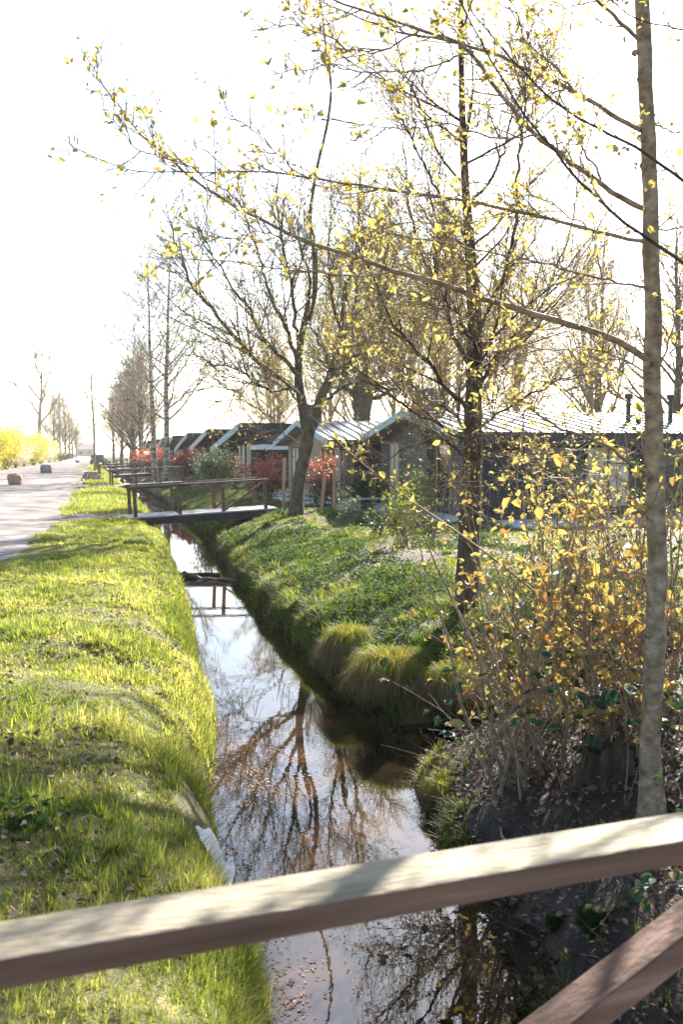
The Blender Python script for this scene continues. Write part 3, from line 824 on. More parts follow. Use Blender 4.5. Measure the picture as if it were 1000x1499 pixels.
# --- the dark trunk on the bank, in front of the brick cottage
def tree_mid():
    Y = 10.85
    b = atY(683, 905, Y); b[2] = float(hz(b[0], Y)) - .1
    pp = lambda *L: [atY(x, y, Y + d) for x, y, d in L]
    trunk = [b, *pp((685, 840, 0), (689, 740, 0), (692, 640, 0), (694, 560, 0), (697, 480, .05), (690, 380, .1), (681, 270, .1), (676, 130, .1), (674, -30, .1)), [4.9, Y + .2, 9.5]]
    sp = [(pp((694, 610, 0), (640, 545, -.2), (590, 485, -.4), (548, 405, -.6), (525, 300, -.7)), .032),
          (pp((694, 575, 0), (730, 520, .3), (785, 455, .6), (830, 360, .9), (852, 240, 1.0)), .028),
          (pp((694, 548, 0), (660, 470, .4), (622, 390, .8), (602, 300, 1.1), (590, 190, 1.3)), .034),
          (pp((696, 500, 0), (738, 420, -.4), (762, 320, -.7), (770, 200, -.8), (772, 50, -.9)), .032),
          (pp((690, 650, 0), (625, 610, -.4), (570, 582, -.7), (515, 545, -1.0), (470, 540, -1.1)), .024),
          (pp((690, 680, 0), (640, 655, -.3), (590, 665, -.5), (540, 700, -.6)), .018),
          (pp((694, 625, 0), (760, 590, -.3), (820, 560, -.6), (880, 540, -.8)), .022),
          (pp((694, 665, 0), (750, 672, -.6), (800, 705, -1.0), (840, 740, -1.2)), .018),
          (pp((695, 530, 0), (670, 470, -1.0), (640, 420, -1.8), (630, 340, -2.4)), .028),
          (pp((695, 590, 0), (720, 560, 1.0), (740, 500, 2.0), (750, 400, 2.6)), .030),
          (pp((688, 360, .1), (640, 290, .0), (610, 210, .0), (600, 110, -.1)), .022),
          (pp((684, 300, .1), (730, 230, .2), (755, 150, .3), (790, 60, .3)), .022),
          (pp((693, 640, 0), (655, 600, .8), (600, 560, 1.4), (560, 500, 1.8)), .026),
          (pp((692, 690, 0), (665, 700, -.8), (630, 735, -1.3), (600, 780, -1.6)), .013)]
    limb_tree('alder_tree', b, [trunk], [[.165, .135, .122, .105, .082, .055, .040, .034, .028, .022, .012]], sp,
              'dark trunked tree between the water and the brick cottage, thick with yellow buds', 'dark_bark', 'young_leaf', .030, 2, .55, 'twig', extra=16, extra_len=2.2, zr=(2.6, 7.5),
              sp=.105, l1=.70, l2=.36, sub=4.5, r1=.0042, jit=.03)
tree_mid()

# --- the leaning ivy-marked tree by the second bridge
def tree_lean():
    Y = 27.0
    b = atY(433, 760, Y); b[2] = float(hz(b[0], Y)) - .15
    pp = lambda *L: [atY(x, y, Y + d) for x, y, d in L]
    trunk = [b, *pp((435, 720, 0), (440, 690, 0), (449, 655, 0), (452, 630, 0), (445, 600, 0), (438, 570, 0), (436, 540, 0), (440, 500, 0), (452, 440, 0))]
    fork = pp((450, 640, .1), (462, 615, .2), (466, 590, .3), (478, 565, .4), (490, 530, .5), (500, 480, .6), (505, 420, .7))
    leader = pp((452, 470, .1), (461, 440, .1), (462, 370, .0), (452, 320, .0), (463, 250, 0), (480, 180, 0), (486, 130, 0), (476, 60, 0), (468, -10, 0))
    sp = [(pp((437, 570, 0), (420, 552, .1), (385, 538, .3), (355, 505, .5), (325, 470, .8), (285, 415, 1.0), (255, 350, 1.2), (235, 300, 1.4)), .085),
          (pp((436, 552, 0), (410, 520, -.3), (380, 490, -.6), (350, 440, -.9), (320, 390, -1.1), (290, 330, -1.3)), .07),
          (pp((437, 530, 0), (425, 480, .2), (405, 430, .4), (380, 370, .6), (355, 300, .8)), .07),
          (pp((440, 505, 0), (430, 450, -.5), (420, 390, -.9), (410, 320, -1.1), (405, 250, -1.2)), .06),
          (pp((476, 568, .4), (500, 540, .2), (530, 520, 0), (560, 470, -.3), (580, 400, -.5)), .07),
          (pp((484, 548, .5), (500, 500, .9), (520, 440, 1.3), (530, 370, 1.6), (545, 290, 1.8)), .065),
          (pp((466, 592, .3), (495, 570, .8), (540, 555, 1.3), (580, 520, 1.8)), .055),
          (pp((500, 480, .6), (480, 420, .3), (475, 350, .1), (490, 280, 0)), .05),
          (pp((505, 440, .7), (525, 380, .7), (520, 300, .8), (530, 220, .9)), .05),
          (pp((452, 440, 0), (440, 390, .2), (435, 330, .3), (440, 260, .4)), .045),
          (pp((437, 565, 0), (400, 560, -.9), (360, 545, -1.8), (310, 540, -2.6), (270, 520, -3.2)), .05),
          (pp((436, 590, 0), (410, 568, .0), (372, 563, .0), (330, 545, .0), (300, 530, 0)), .03),
          (pp((445, 650, 0), (420, 640, 0), (390, 612, 0), (365, 590, 0), (330, 570, 0), (290, 560, 0)), .022)]
    limb_tree('sycamore_tree', b, [trunk, fork, leader], [[.25, .20, .185, .19, .20, .145, .12, .105, .09, .06], [.14, .145, .125, .11, .09, .07, .045], [.05, .085, .075, .045, .042, .040, .036, .03, .02]], sp,
              'broad tree with a leaning mossy trunk forking low, right of the second footbridge', 'mossy_bark', 'young_leaf', .062, 2, .55, 'twig', n2=4.2,
              sp=.27, l1=1.5, l2=.8, sub=3.2, r1=.0092, jit=.06)
tree_lean()

def tree_pollard():
    Y = 44.0
    b = atY(531, 730, Y); b[2] = .0
    pp = lambda *L: [atY(x, y, Y + d) for x, y, d in L]
    trunk = [b, *pp((531, 660, 0), (530, 620, 0), (530, 595, 0), (531, 570, 0), (533, 545, 0), (535, 500, 0))]
    sp = []
    for k, (x, y) in enumerate([(450, 470), (480, 420), (510, 390), (540, 360), (575, 390), (600, 430), (630, 480), (560, 340), (495, 350), (620, 400)]):
        d = RNG.uniform(-3, 3)
        sp.append((pp((530, 585 - 3 * (k % 4), 0), ((530 + x) / 2 + (x - 530) * .15, 560 - (k % 3) * 12, d * .4), (x * .8 + 106, (y + 560) / 2, d * .7), (x, y, d)), .13))
    limb_tree('pollarded_tree', b, [trunk], [[.48, .42, .38, .40, .48, .30, .2]], sp,
              'stout pollarded tree rising behind the seamed metal roof of the timber cottage', 'mossy_bark', 'hedge_leaf', .11, 2, .5, 'pale_twig', sp=.42, l1=2.2, l2=1.1, sub=5, r1=.014, jit=.10)
tree_pollard()

# --- prototypes for the rows of bare trees farther off
def bare_tree(name, ht, r, nl, ang, bark, twigm, seed, l1, label, group, spread=.42, start=.25, lf=None, sp=.55, sub=4, r1=.012, lr=.42):
    global RNG
    RNG = np.random.default_rng(seed)
    e = empty(name, (0, 0, 0), label=label, cat='tree', group=group)
    tr = MB(); tw = MB(); an = []
    P = path_from((0, 0, -.2), (0, 0, 1), ht, 24, .022, .10)
    tr.tube(P, np.interp(np.linspace(0, 1, 24), [0, .08, .5, 1], [r * 1.25, r, r * .6, r * .08]), 9)
    bl = []
    for k in range(nl):
        f = start + (1 - start) * (k + RNG.random()) / nl * .96
        i = int(f * 23)
        a = k * 2.4 + RNG.normal() * .4
        d = np.array([math.cos(a) * math.sin(ang), math.sin(a) * math.sin(ang), math.cos(ang)])
        L_ = ht * spread * (1.12 - f) * RNG.uniform(.75, 1.2)
        q = path_from(P[i], d, L_, 12, .09, .05)
        rr = r * lr * (1.15 - f)
        tr.tube(q, np.linspace(rr, rr * .15, 12), 5); bl.append(q)
        for _ in range(4):
            j = RNG.integers(3, 11)
            q2 = path_from(q[j], rand_dir_about(q[j] - q[j - 1], RNG.uniform(.4, .9)), L_ * RNG.uniform(.25, .5), 8, .1, .05)
            tr.tube(q2, np.linspace(rr * .4, rr * .12, 8), 4); bl.append(q2)
    for q in bl:
        feather(tw, q, .02, sp, l1, l1 * .55, an, start=.15, sub=sub, r1=r1, ang=.6)
    t = tr.build('trunk', MAT[bark], e, smooth=True)
    if lf:
        tw.m = 1; put_leaves(tw, an, 2, lf[1], .15, frac=lf[2]); tw.build('crown', [MAT[twigm], MAT[lf[0]]], e)
    else: tw.build('crown', MAT[twigm], e)
    return e
g = 'bare trees along the stream'
birch = bare_tree('birch_tree', 15.5, .20, 26, .95, 'birch_bark', 'pale_twig', 21, 1.3, 'tall birch with pale banded bark beside the third footbridge', g, sp=.42, sub=5)
birch.location = (4.75, 60.5, 0)
brown = bare_tree('roadside_tree', 12.5, .24, 30, .75, 'mossy_bark', 'pale_twig', 22, 1.2, 'x', g, start=.18, spread=.45, sp=.42, sub=5)
slim = bare_tree('roadside_tree', 14, .13, 16, .7, 'pale_twig', 'pale_twig', 23, .8, 'x', g, spread=.22)
brown.location = (5.2, 112, 0); brown['label'] = 'brown twiggy tree in the dense far part of the row right of the road'
slim.location = (.75, 98, 0); slim['label'] = 'thin pole straight bare tree at the right road edge'; slim['group'] = 'thin bare trees'
rows = [
    (birch, (4.45, 66, 0), 1.0, 1.9, 'birch with darker trunk just left of the tall white birch'),
    (birch, (4.6, 84, 0), .8, 4.0, 'pale birch trunk left of the two tall birches, over red shrubs'),
    (brown, (5.0, 92, 0), .95, .7, 'brown bare tree nearest in the dense row, behind the birches'),
    (brown, (4.7, 101, 0), 1.05, 2.2, 'brown bare tree second in the dense row behind the birches'),
    (brown, (5.4, 124, 0), 1.1, 3.1, None), (brown, (4.6, 136, 0), 1.0, 4.4, None), (brown, (5.2, 150, 0), 1.1, 5.2, None), (brown, (4.4, 166, 0), 1.0, .3, None),
    (slim, (14.0, 72, 0), 1.05, 1.0, 'thin faint bare tree above the black cottage roofs'),
]
for src, loc, s_, rz, lab in rows:
    c = copy_tree(src); c.location = loc; c.scale = (s_, s_, s_); c.rotation_euler.z = rz
    c['label'] = lab or 'brown twiggy tree in the dense far part of the row right of the road'
c = None
# far trees left of the road and behind the cottages
tallbare = bare_tree('bare_tree', 19, .42, 11, .62, 'pale_twig', 'pale_twig', 33, 2.0, 'tall bare tree with forked top rising over the yellow hedge left of the road', 'bare trees left of the road', spread=.62, start=.34, sp=.8, sub=3, r1=.03, lr=.6)
tallbare.location = (at_road(57, 170), 170, 0)
lrow = [(at_road(80, 195), 195, 1.0, 1.0), (at_road(88, 215), 215, 1.15, 2.0), (at_road(95, 240), 240, 1.1, 3.3), (at_road(101, 265), 265, 1.0, 4.1), (at_road(106, 300), 300, 1.0, .4), (at_road(111, 340), 340, 1.0, 5.5)]
for k, (x, y, s_, rz) in enumerate(lrow):
    c = copy_tree(brown); c.location = (x, y, 0); c.scale = (s_, s_, s_ * 1.1); c.rotation_euler.z = rz
    c['label'] = 'pale bare tree in the faded row at the far left road edge'; c['group'] = 'faded trees at the far left road edge'
gold = bare_tree('leafing_tree', 15, .17, 34, .7, 'pale_twig', 'pale_twig', 41, 1.3, 'x', 'leafing trees behind the cottages', spread=.5, start=.16, sp=.40, sub=5, lf=('young_leaf', .10, .38))
for k, (px, Y, s_, lab) in enumerate([(575, 56, 1.0, 'golden leafing tree behind the roof between the timber and brick cottages'), (480, 62, 1.0, 'golden leafing tree behind the leaning tree, left of the pollard'), (655, 50, 1.0, 'golden leafing tree behind the brick chimney'),
                                      (760, 54, .95, 'golden leafing tree above the brick cottage roof, left of the roof vents'), (860, 46, .85, 'golden leafing tree behind the roof vents'), (395, 74, .9, 'pale golden tree above the cottage with the white porch beam')]):
    c = gold if k == 0 else copy_tree(gold)
    b = atY(px, 700, Y); c.location = (b[0], Y, 0); c.scale = (s_, s_, s_); c.rotation_euler.z = k * 1.7; c['label'] = lab
back = [(24, 60, 1.15, 0, birch), (30, 52, 1.2, 1, brown), (22, 47, .95, 2.4, slim), (27, 40, 1.05, 3, brown), (33, 38, 1.1, 4, birch), (24, 31, .95, 5, slim), (38, 46, 1.3, 2, brown), (20, 70, 1.1, 1.4, brown), (30, 78, 1.2, .6, birch), (18, 92, 1.1, 2.9, brown), (44, 60, 1.3, 3.6, birch), (36, 30, 1.1, .2, birch)]
for k, (x, y, s_, rz, src) in enumerate(back):
    c = copy_tree(src); c.location = (x, y, 0); c.scale = (s_, s_, s_); c.rotation_euler.z = rz
    c['label'] = 'bare tree standing behind the cottages, seen through nearer branches'; c['group'] = 'bare trees behind the cottages'

# ------------------------------------------------------------------ shrubs and hedges
def bush(name, loc, rx, ry, h, stems, n, leafmat, size, label, cat='shrub', group=None, top=None, seed=1, stemmat='twig', lobes=9, wide=.3, low=.12):
    """stems spreading from the ground, leaves gathered in uneven clumps round their ends"""
    global RNG
    RNG = np.random.default_rng(seed)
    e = empty(name, loc, label=label, cat=cat, group=group)
    st = MB(); lf = MB(); tp = MB()
    C_ = []
    for k in range(stems):
        a = RNG.uniform(0, 6.28); rr = math.sqrt(RNG.random())
        end = np.array([math.cos(a) * rx * rr, math.sin(a) * ry * rr, h * RNG.uniform(.55, 1.0) * (1 - .35 * rr * rr)])
        q = smooth_path(np.array([(RNG.normal() * .08, RNG.normal() * .08, -.05), end * [.35, .35, .5] + RNG.normal(size=3) * .05 * h, end]), 10)
        st.tube(q, np.linspace(.008 + .006 * h, .003, 10), 4)
        for f in (4, 5, 6, 7, 8, 9):
            C_.append(q[f] + RNG.normal(size=3) * .07 * h)
    C_ = np.array(C_)
    idx = RNG.integers(0, len(C_), n)
    w = RNG.uniform(.05, .17, len(C_)) * h
    P = C_[idx] + RNG.normal(size=(n, 3)) * w[idx][:, None] * .7
    P = P[P[:, 2] > low * h * RNG.random(len(P))]
    D = RNG.normal(size=P.shape); D[:, 2] += .5
    sz = size * RNG.uniform(.6, 1.3, len(P))
    sh = np.full(len(P), False)
    if top:
        sh = P[:, 2] > h * (top[1] + .18 * RNG.normal(size=len(P)))
        leaves(tp, P[sh], D[sh], sz[sh], wide=wide)
    leaves(lf, P[~sh], D[~sh], sz[~sh], wide=wide)
    st.build('stems', MAT[stemmat], e)
    if len(P[~sh]): lf.build('foliage', MAT[leafmat], e)
    if top: tp.build(top[2] if len(top) > 2 else 'new_growth', MAT[top[0]], e)
    return e
gh = 'yellow flowering hedge shrubs left of the road'
hs = [(at_road(8, 112), 112, 2.6, 5.4, 'large yellow green hedge shrub at the left picture edge'), (at_road(22, 122), 122, 2.4, 4.8, 'pale blossoming hedge shrub beside the large yellow one'),
      (at_road(34, 134), 134, 2.5, 5.0, 'yellow hedge shrub third from the left picture edge'), (at_road(48, 146), 146, 2.4, 5.2, 'bright yellow hedge shrub below the tall bare tree'),
      (at_road(60, 162), 162, 2.5, 4.8, 'hedge shrub with creamy blossom right of the tall bare tree'), (at_road(72, 182), 182, 2.4, 4.4, 'last yellow hedge shrub before the dark round bush'),
      (at_road(-12, 103), 103, 2.6, 6.0, 'tall yellow shrub cut by the left picture edge')]
for k, (x, y, r, h, lab) in enumerate(hs):
    bush('hedge_shrub', (x, y, 0), r, r * 1.6, h, 34, 5200, 'blossom' if k in (1, 4) else 'hedge_leaf', .17, lab, group=gh, seed=60 + k, top=('hedge_leaf', .75, 'new_growth') if k in (1, 4) else None, low=.0)
for k, (x, y, lab) in enumerate([(at_road(87, 205), 205, 'dark round evergreen bush at the left road edge'), (at_road(95, 240), 240, 'smaller dark bush farther along the left road edge'), (at_road(102, 280), 280, 'tiny dark bush at the far left road edge')]):
    bush('evergreen_bush', (x, y, 0), 1.1, 1.1, 2.0, 18, 2600, 'shrub_leaf', .16, lab, group='dark bushes at the left road edge', seed=80 + k, low=0)

ph = 'red leaved shrubs by the cottages'
for k, (px, Y, r, h, n, lab) in enumerate([(388, 33.0, .78, 1.75, 2600, 'red tipped shrub at the right end of the second footbridge'),
                                           (474, 30.5, .62, 1.85, 2000, 'crimson shrub just right of the leaning trunk, behind two stakes'),
                                           (268, 63.0, 1.5, 2.3, 2600, 'large coral red shrub right of the tall white birch'),
                                           (222, 80.0, 1.5, 2.4, 2000, 'coral shrub between the birches, above the far bridges'),
                                           (205, 98.0, 1.4, 2.3, 1500, 'farthest small coral shrub left of the birches'),
                                           (340, 47.0, .8, 1.5, 900, 'low reddish shrub below the black cottage with the porch beam')]):
    b = atY(px, 740, Y)
    bush('photinia_shrub', (b[0], Y, .05), r, r, h, 16, n, 'shrub_leaf', .085 if Y < 45 else .14, lab, group=ph, seed=90 + k, top=('red_leaf', .42))
b = atY(322, 740, 45.0)
bush('variegated_shrub', (b[0], 45, .05), 1.0, .9, 2.1, 18, 2600, 'pale_shrub_leaf', .12, 'pale green variegated shrub in front of the black cottage with the porch beam', seed=99)
b = atY(300, 740, 49.0)
bush('young_shrub', (b[0], 49, .05), .6, .6, 2.2, 12, 900, 'pale_shrub_leaf', .10, 'thin upright yellowish shrub left of the variegated one', seed=100)
gp = 'young evergreen shrubs planted before the timber cottage'
for k, (px, Y, r, h, n, mt_, lab) in enumerate([(515, 29.8, .30, 1.5, 900, 'shrub_leaf', 'dark narrow evergreen in front of the black veranda, left one'),
                                              (548, 29.6, .34, 1.45, 900, 'shrub_leaf', 'dark narrow evergreen in front of the black veranda, right one'),
                                              (509, 22.5, .30, .95, 500, 'pale_shrub_leaf', 'grey green young shrub on the mulched bank top below the veranda'),
                                              (556, 19.0, .36, .62, 420, 'shrub_leaf', 'low dark leaved shrub on bare mulch between two taller saplings'),
                                              (592, 17.2, .38, 1.5, 900, 'bank_grass', 'bright green sapling on the mulch in front of the brick wall'),
                                              (632, 18.5, .32, .60, 380, 'shrub_leaf', 'low shrub left of the dark tree trunk, on the mulch'),
                                              (540, 27.0, .35, .5, 350, 'shrub_leaf', 'small round shrub beside the grey bench'),
                                              (610, 22.0, .5, 1.5, 1000, 'bank_grass', 'leafy light green shrub against the brick cottage terrace')]):
    b = atY(px, 780, Y); z = float(hz(b[0], Y))
    bush('young_shrub', (b[0], Y, z), r, r, h, 12, n, mt_, .06, lab, group=gp, seed=110 + k)

# stakes beside the crimson shrub, and a low garden bench
for px, Y, h, lean, lab in [(471, 29.2, 1.15, .10, 'slanting wooden stake, left of the pair before the crimson shrub'), (489, 28.6, 1.30, .02, 'upright orange brown stake, right of the pair before the crimson shrub'),
                            (415, 30.8, 1.65, .03, 'tall pale stake just left of the leaning tree trunk')]:
    b = atY(px, 745, Y); z = float(hz(b[0], Y))
    m = MB(); m.tube([(0, 0, -.2), (lean * .5, 0, h * .5), (lean, 0, h)], [.055, .055, .052], 10); m.tube([(lean, 0, h), (lean, 0, h + .012)], [.052, .004], 10)
    o = m.build('stake', MAT['stake'], smooth=False); o.location = (b[0], Y, z)
    tag(o, lab, 'stake', 'wooden tree stakes')
def bench(loc, rz, label):
    e = empty('garden_bench', loc, rz, label=label, cat='bench')
    m = MB()
    for k in range(4): m.box(-.8, .8, -.22 + .115 * k, -.12 + .115 * k, .40, .44)
    m.build('seat', MAT['deck_board'], e)
    for sx in (-.62, .62):
        for sy in (-.17, .17):
            m = MB(); m.beam((sx, sy, 0), (sx * .92, sy * .8, .40), .07, .07); m.build('leg', MAT['deck_board'], e)
    return e
b = atY(548, 745, 27.8); bench((b[0], 27.8, float(hz(b[0], 27.8))), R(10), 'low weathered grey bench on the path below the black veranda')

# ------------------------------------------------------------------ the thicket on the near right bank
def thicket(loc, n, h, spread, label, seed, leafn, leafm, leafs, toward=(-.25, -.1), old=6, twm='twig', group='leafy thicket shrubs on the near right bank'):
    global RNG
    RNG = np.random.default_rng(seed)
    z = float(hz(loc[0], loc[1])) - .05
    e = empty('thicket_shrub', (loc[0], loc[1], z), label=label, cat='shrub', group=group)
    st = MB(); tw = MB(); lf = MB(); an = []
    for k in range(n):
        a = RNG.uniform(0, 6.28); rr = spread * math.sqrt(RNG.random())
        p0 = np.array([RNG.normal() * .13, RNG.normal() * .13, 0])
        L_ = h * RNG.uniform(.55, 1.1)
        d = unit(np.array([math.cos(a) * rr + toward[0], math.sin(a) * rr + toward[1], 1.0]))
        q = path_from(p0, d, L_, 16, .085, .02)
        r = RNG.uniform(.005, .011) if k > old else RNG.uniform(.014, .024)
        st.tube(q, np.linspace(r, r * .2, 16), 6)
        feather(tw, q, r, .135, .42, .20, an, start=.14, ang=.9, sub=2.0, r1=.0023, trop=.02)
    st.build('stems', MAT['alder_bark'], e, smooth=True)
    tw.m = 1
    put_leaves(tw, an, 2, leafs, .015, wide=.33, updir=.1, frac=leafn)
    tw.build('foliage', [MAT['pale_twig' if seed in (201, 205, 208, 209) else 'twig'], MAT[leafm]], e)
    return e
thicket((3.05, 6.2), 24, 1.9, .42, 'nearest thicket shrub at the water edge, crooked bare stems rising from leaf litter', 201, .09, 'orange_leaf', .055, (-.12, -.05))
thicket((3.6, 6.9), 26, 2.2, .45, 'thicket shrub with yellow leaves behind the crooked bare stems', 202, .24, 'young_leaf', .042, (-.28, .0))
thicket((3.75, 5.9), 22, 2.3, .45, 'thicket shrub with orange leaves just left of the slender alder', 203, .17, 'orange_leaf', .07, (-.25, .1))
thicket((4.7, 7.3), 24, 2.3, .5, 'twiggy thicket shrub seen behind the slender alder trunk', 204, .24, 'young_leaf', .045, (-.15, .0))
thicket((4.35, 5.5), 18, 2.0, .4, 'bare stemmed thicket shrub at the right picture edge', 205, .10, 'orange_leaf', .05, (.05, .1))
thicket((5.7, 10.6), 14, 2.4, .5, 'thicket shrub beyond the side ditch, right of the dark trunked tree', 206, .35, 'young_leaf', .05, (-.2, 0), group='thicket shrubs beyond the side ditch')
thicket((7.4, 12.2), 14, 2.5, .5, 'twiggy shrub on the lawn edge, in front of the dark cottage windows', 207, .16, 'orange_leaf', .05, (-.1, 0), group='thicket shrubs beyond the side ditch')

thicket((4.2, 6.5), 22, 2.1, .55, 'thicket shrub full of pale dead twigs between the dark stump and the dark cottage windows', 208, .16, 'shrub_leaf', .05, (-.1, 0))
thicket((5.6, 6.6), 22, 2.2, .5, 'brown twiggy thicket shrub against the right picture edge, behind the alder', 209, .14, 'young_leaf', .045, (-.1, 0))
# one long shoot leaning out over the bank
def long_shoot():
    pts = limb_px([(880, 960, 5.9), (800, 880, 5.8), (720, 815, 5.75), (650, 765, 5.7), (600, 732, 5.7), (550, 695, 5.7), (500, 652, 5.7), (452, 606, 5.7)])
    base = np.array([pts[0][0] + .12, 5.92, float(hz(pts[0][0] + .1, 5.92)) - .05])
    e = empty('leaning_sapling', base, label='long thin sapling stem leaning left across the brick cottage, with scattered yellow buds', cat='sapling')
    q = smooth_path(np.concatenate([[base], pts]), 34) - base
    st = MB(); tw = MB(); lf = MB(); an = []
    st.tube(q, np.linspace(.013, .0025, 34), 7)
    q2 = smooth_path(limb_px([(580, 715, 5.7), (545, 690, 5.68), (520, 655, 5.65), (490, 625, 5.6), (470, 600, 5.6)]), 14) - base
    st.tube(q2, np.linspace(.004, .0018, 14), 5)
    for a in (q, q2): feather(tw, a, .005, .10, .20, .1, an, start=.25, sub=1.2, r1=.0018)
    st.build('stem', MAT['twig'], e, smooth=True); tw.m = 1
    put_leaves(tw, an, 2, .034, .012, frac=.6); tw.build('foliage', [MAT['twig'], MAT['young_leaf']], e)
long_shoot()

# brambles with big dark leaves in threes
def bramble(loc, n, label, seed, sz=.075, reach=.9, pts=None):
    global RNG
    RNG = np.random.default_rng(seed)
    z = float(hz(loc[0], loc[1])) - .02
    e = empty('bramble', (loc[0], loc[1], z), label=label, cat='bramble', group='brambles on the near right bank')
    st = MB(); lf = MB(); lo = MB(); P = []; D = []
    for k in range(n):
        a = RNG.uniform(0, 6.28)
        q = path_from((RNG.normal() * .08, RNG.normal() * .08, 0), (math.cos(a) * .35, math.sin(a) * .35, 1), reach * RNG.uniform(.7, 1.3), 14, .10, -.035)
        st.tube(q, np.linspace(.0045, .002, 14), 5)
        for i in range(4, 14, 1):
            if RNG.random() < .55:
                t = unit(q[min(i + 1, 13)] - q[i - 1]); s_ = rand_dir_about(t, 1.1)
                c = q[i] + s_ * .06
                st.tube([q[i], q[i] + s_ * .03 + [0, 0, .008], c], [.0015, .0013, .001], 3)
                for w in (-1, 0, 1):
                    dd = unit(s_ + w * .9 * np.cross(s_, [0, 0, 1]) + [0, 0, -.35]); P.append(c); D.append(dd)
    P = np.array(P); D = np.array(D); k = RNG.random(len(P)) < .82
    up_ = np.tile([0, 0, 1.], (len(P), 1)) + RNG.normal(size=(len(P), 3)) * .4
    leaves(lf, P[k], D[k], sz * RNG.uniform(.7, 1.2, k.sum()), wide=.36, fold=.08, droop=.15, N=up_[k])
    leaves(lo, P[~k], D[~k], sz * RNG.uniform(.7, 1.2, (~k).sum()), wide=.36, fold=.08, droop=.15, N=up_[~k])
    st.build('stems', MAT['twig'], e, smooth=True)
    lf.build('foliage', MAT['bramble_leaf'], e)
    if (~k).any(): lo.build('autumn_foliage', MAT['orange_leaf'], e)
bramble((3.22, 5.9), 10, 'bramble with large dark green leaves in front of the crooked bare stems', 301, reach=1.3, sz=.085)
bramble((3.45, 5.35), 9, 'bramble whose dark leaves wrap the slender alder trunk', 302, reach=1.15)
bramble((3.7, 6.3), 9, 'bramble with dark and yellow leaves deep among the thicket stems', 305, reach=1.5, sz=.085)
bramble((2.95, 6.7), 5, 'bramble with orange leaves leaning over the ditch mouth', 303, reach=1.0)
bramble((2.72, 3.9), 4, 'bramble sprouting below the handrail above the sloping brace', 304, sz=.06, reach=.7)

# stump-like root mass, mossy stones, fallen branch, log in the stream, white sheet
def stump():
    global RNG
    RNG = np.random.default_rng(31)
    x, y = 3.42, 5.75; z = float(hz(x, y))
    n, k = 14, 40
    V = []
    for i in range(n):
        t = i / (n - 1)
        for j in range(k):
            a = j / k * 2 * math.pi
            r = .15 * (1 - .2 * t) + .14 * (1 - t) ** 3 * (1 + .6 * math.sin(a * 5)) + .03 * math.sin(a * 9 + t * 3) + RNG.normal() * .008
            V.append((r * math.cos(a) * 1.2, r * math.sin(a), -.20 + .46 * t + (.06 * math.sin(a * 3) if i == n - 1 else 0)))
    V.append((0, 0, .20))
    Q = [(i * k + j, i * k + (j + 1) % k, (i + 1) * k + (j + 1) % k, (i + 1) * k + j) for i in range(n - 1) for j in range(k)]
    T = [((n - 1) * k + j, (n - 1) * k + (j + 1) % k, n * k) for j in range(k)]
    m = MB(); m.add(V, Q, T); o = m.build('tree_stump', MAT['dark_bark'], smooth=True); o.location = (x, y, z)
    tag(o, 'dark rotting stump among the leaf litter left of the slender alder', 'stump')
stump()
def rock(name, loc, s, mat, label, cat, group=None, seed=0, flat=.7, n=16):
    rg = np.random.default_rng(seed)
    V = []; m_ = n * 2
    off = rg.uniform(0, 50, 3)
    for i in range(n + 1):
        ph_ = math.pi * i / n
        for j in range(m_):
            th = 2 * math.pi * j / m_
            d = np.array([math.sin(ph_) * math.cos(th), math.sin(ph_) * math.sin(th), math.cos(ph_)])
            sup = (np.abs(d) ** 4).sum() ** -.25 * .85
            r = sup * (1 + .35 * (vnoise(d[0] * 1.3 + off[0], d[1] * 1.3 + d[2] * .9 + off[1], .8, seed) - .5) + .12 * (vnoise(d[0] * 4 + off[2], d[1] * 4 + d[2] * 3, 1, seed + 1) - .5))
            V.append(d * r * np.array([s[0], s[1], s[2]]))
    Q = [(i * m_ + j, (i + 1) * m_ + j, (i + 1) * m_ + (j + 1) % m_, i * m_ + (j + 1) % m_) for i in range(n) for j in range(m_)]
    m = MB(); m.add(V, Q); o = m.build(name, MAT[mat], smooth=True); o.location = loc
    tag(o, label, cat, group); return o
rock('boulder', (-4.05, 58.4, .30), (.50, .45, .42), 'stone', 'orange brown boulder on the gravel road, nearer of the two', 'boulder', 'boulders on the road', 5)
rock('boulder', (-3.55, 89.7, .36), (.55, .5, .50), 'grey_stone', 'grey pink boulder on the gravel road, behind the orange brown one', 'boulder', 'boulders on the road', 6)
rock('boulder', (-1.6, 172, .30), (.40, .35, .30), 'grey_stone', 'small dark boulder far down the road', 'boulder', 'boulders on the road', 7)
for k, (px, py, z, s, lab) in enumerate([(868, 1372, -.62, .085, 'larger mossy stone under the handrail in the dark ditch side'), (815, 1345, -.66, .06, 'smaller mossy stone left of the larger one under the handrail')]):
    p = atz(px, py, z); zz = float(hz(p[0], p[1]))
    rock('mossy_stone', (p[0], p[1], zz + s * .3), (s, s * .9, s * .9), 'moss', lab, 'stone', 'mossy stones in the ditch side', 40 + k)
def brick_stack():
    e = empty('brick_pile', (.35, 66.0, 0), label='low stack of reddish bricks at the right road edge, near the third footbridge', cat='brick pile')
    for k in range(3):
        m = MB()
        for j in range(5 - k): m.box(-.75 + .3 * j + .1 * k, -.47 + .3 * j + .1 * k, -.25, .25, .02 + .2 * k, .21 + .2 * k)
        m.build('brick_course', MAT['far_brick'], e, bevel=.01)
brick_stack()
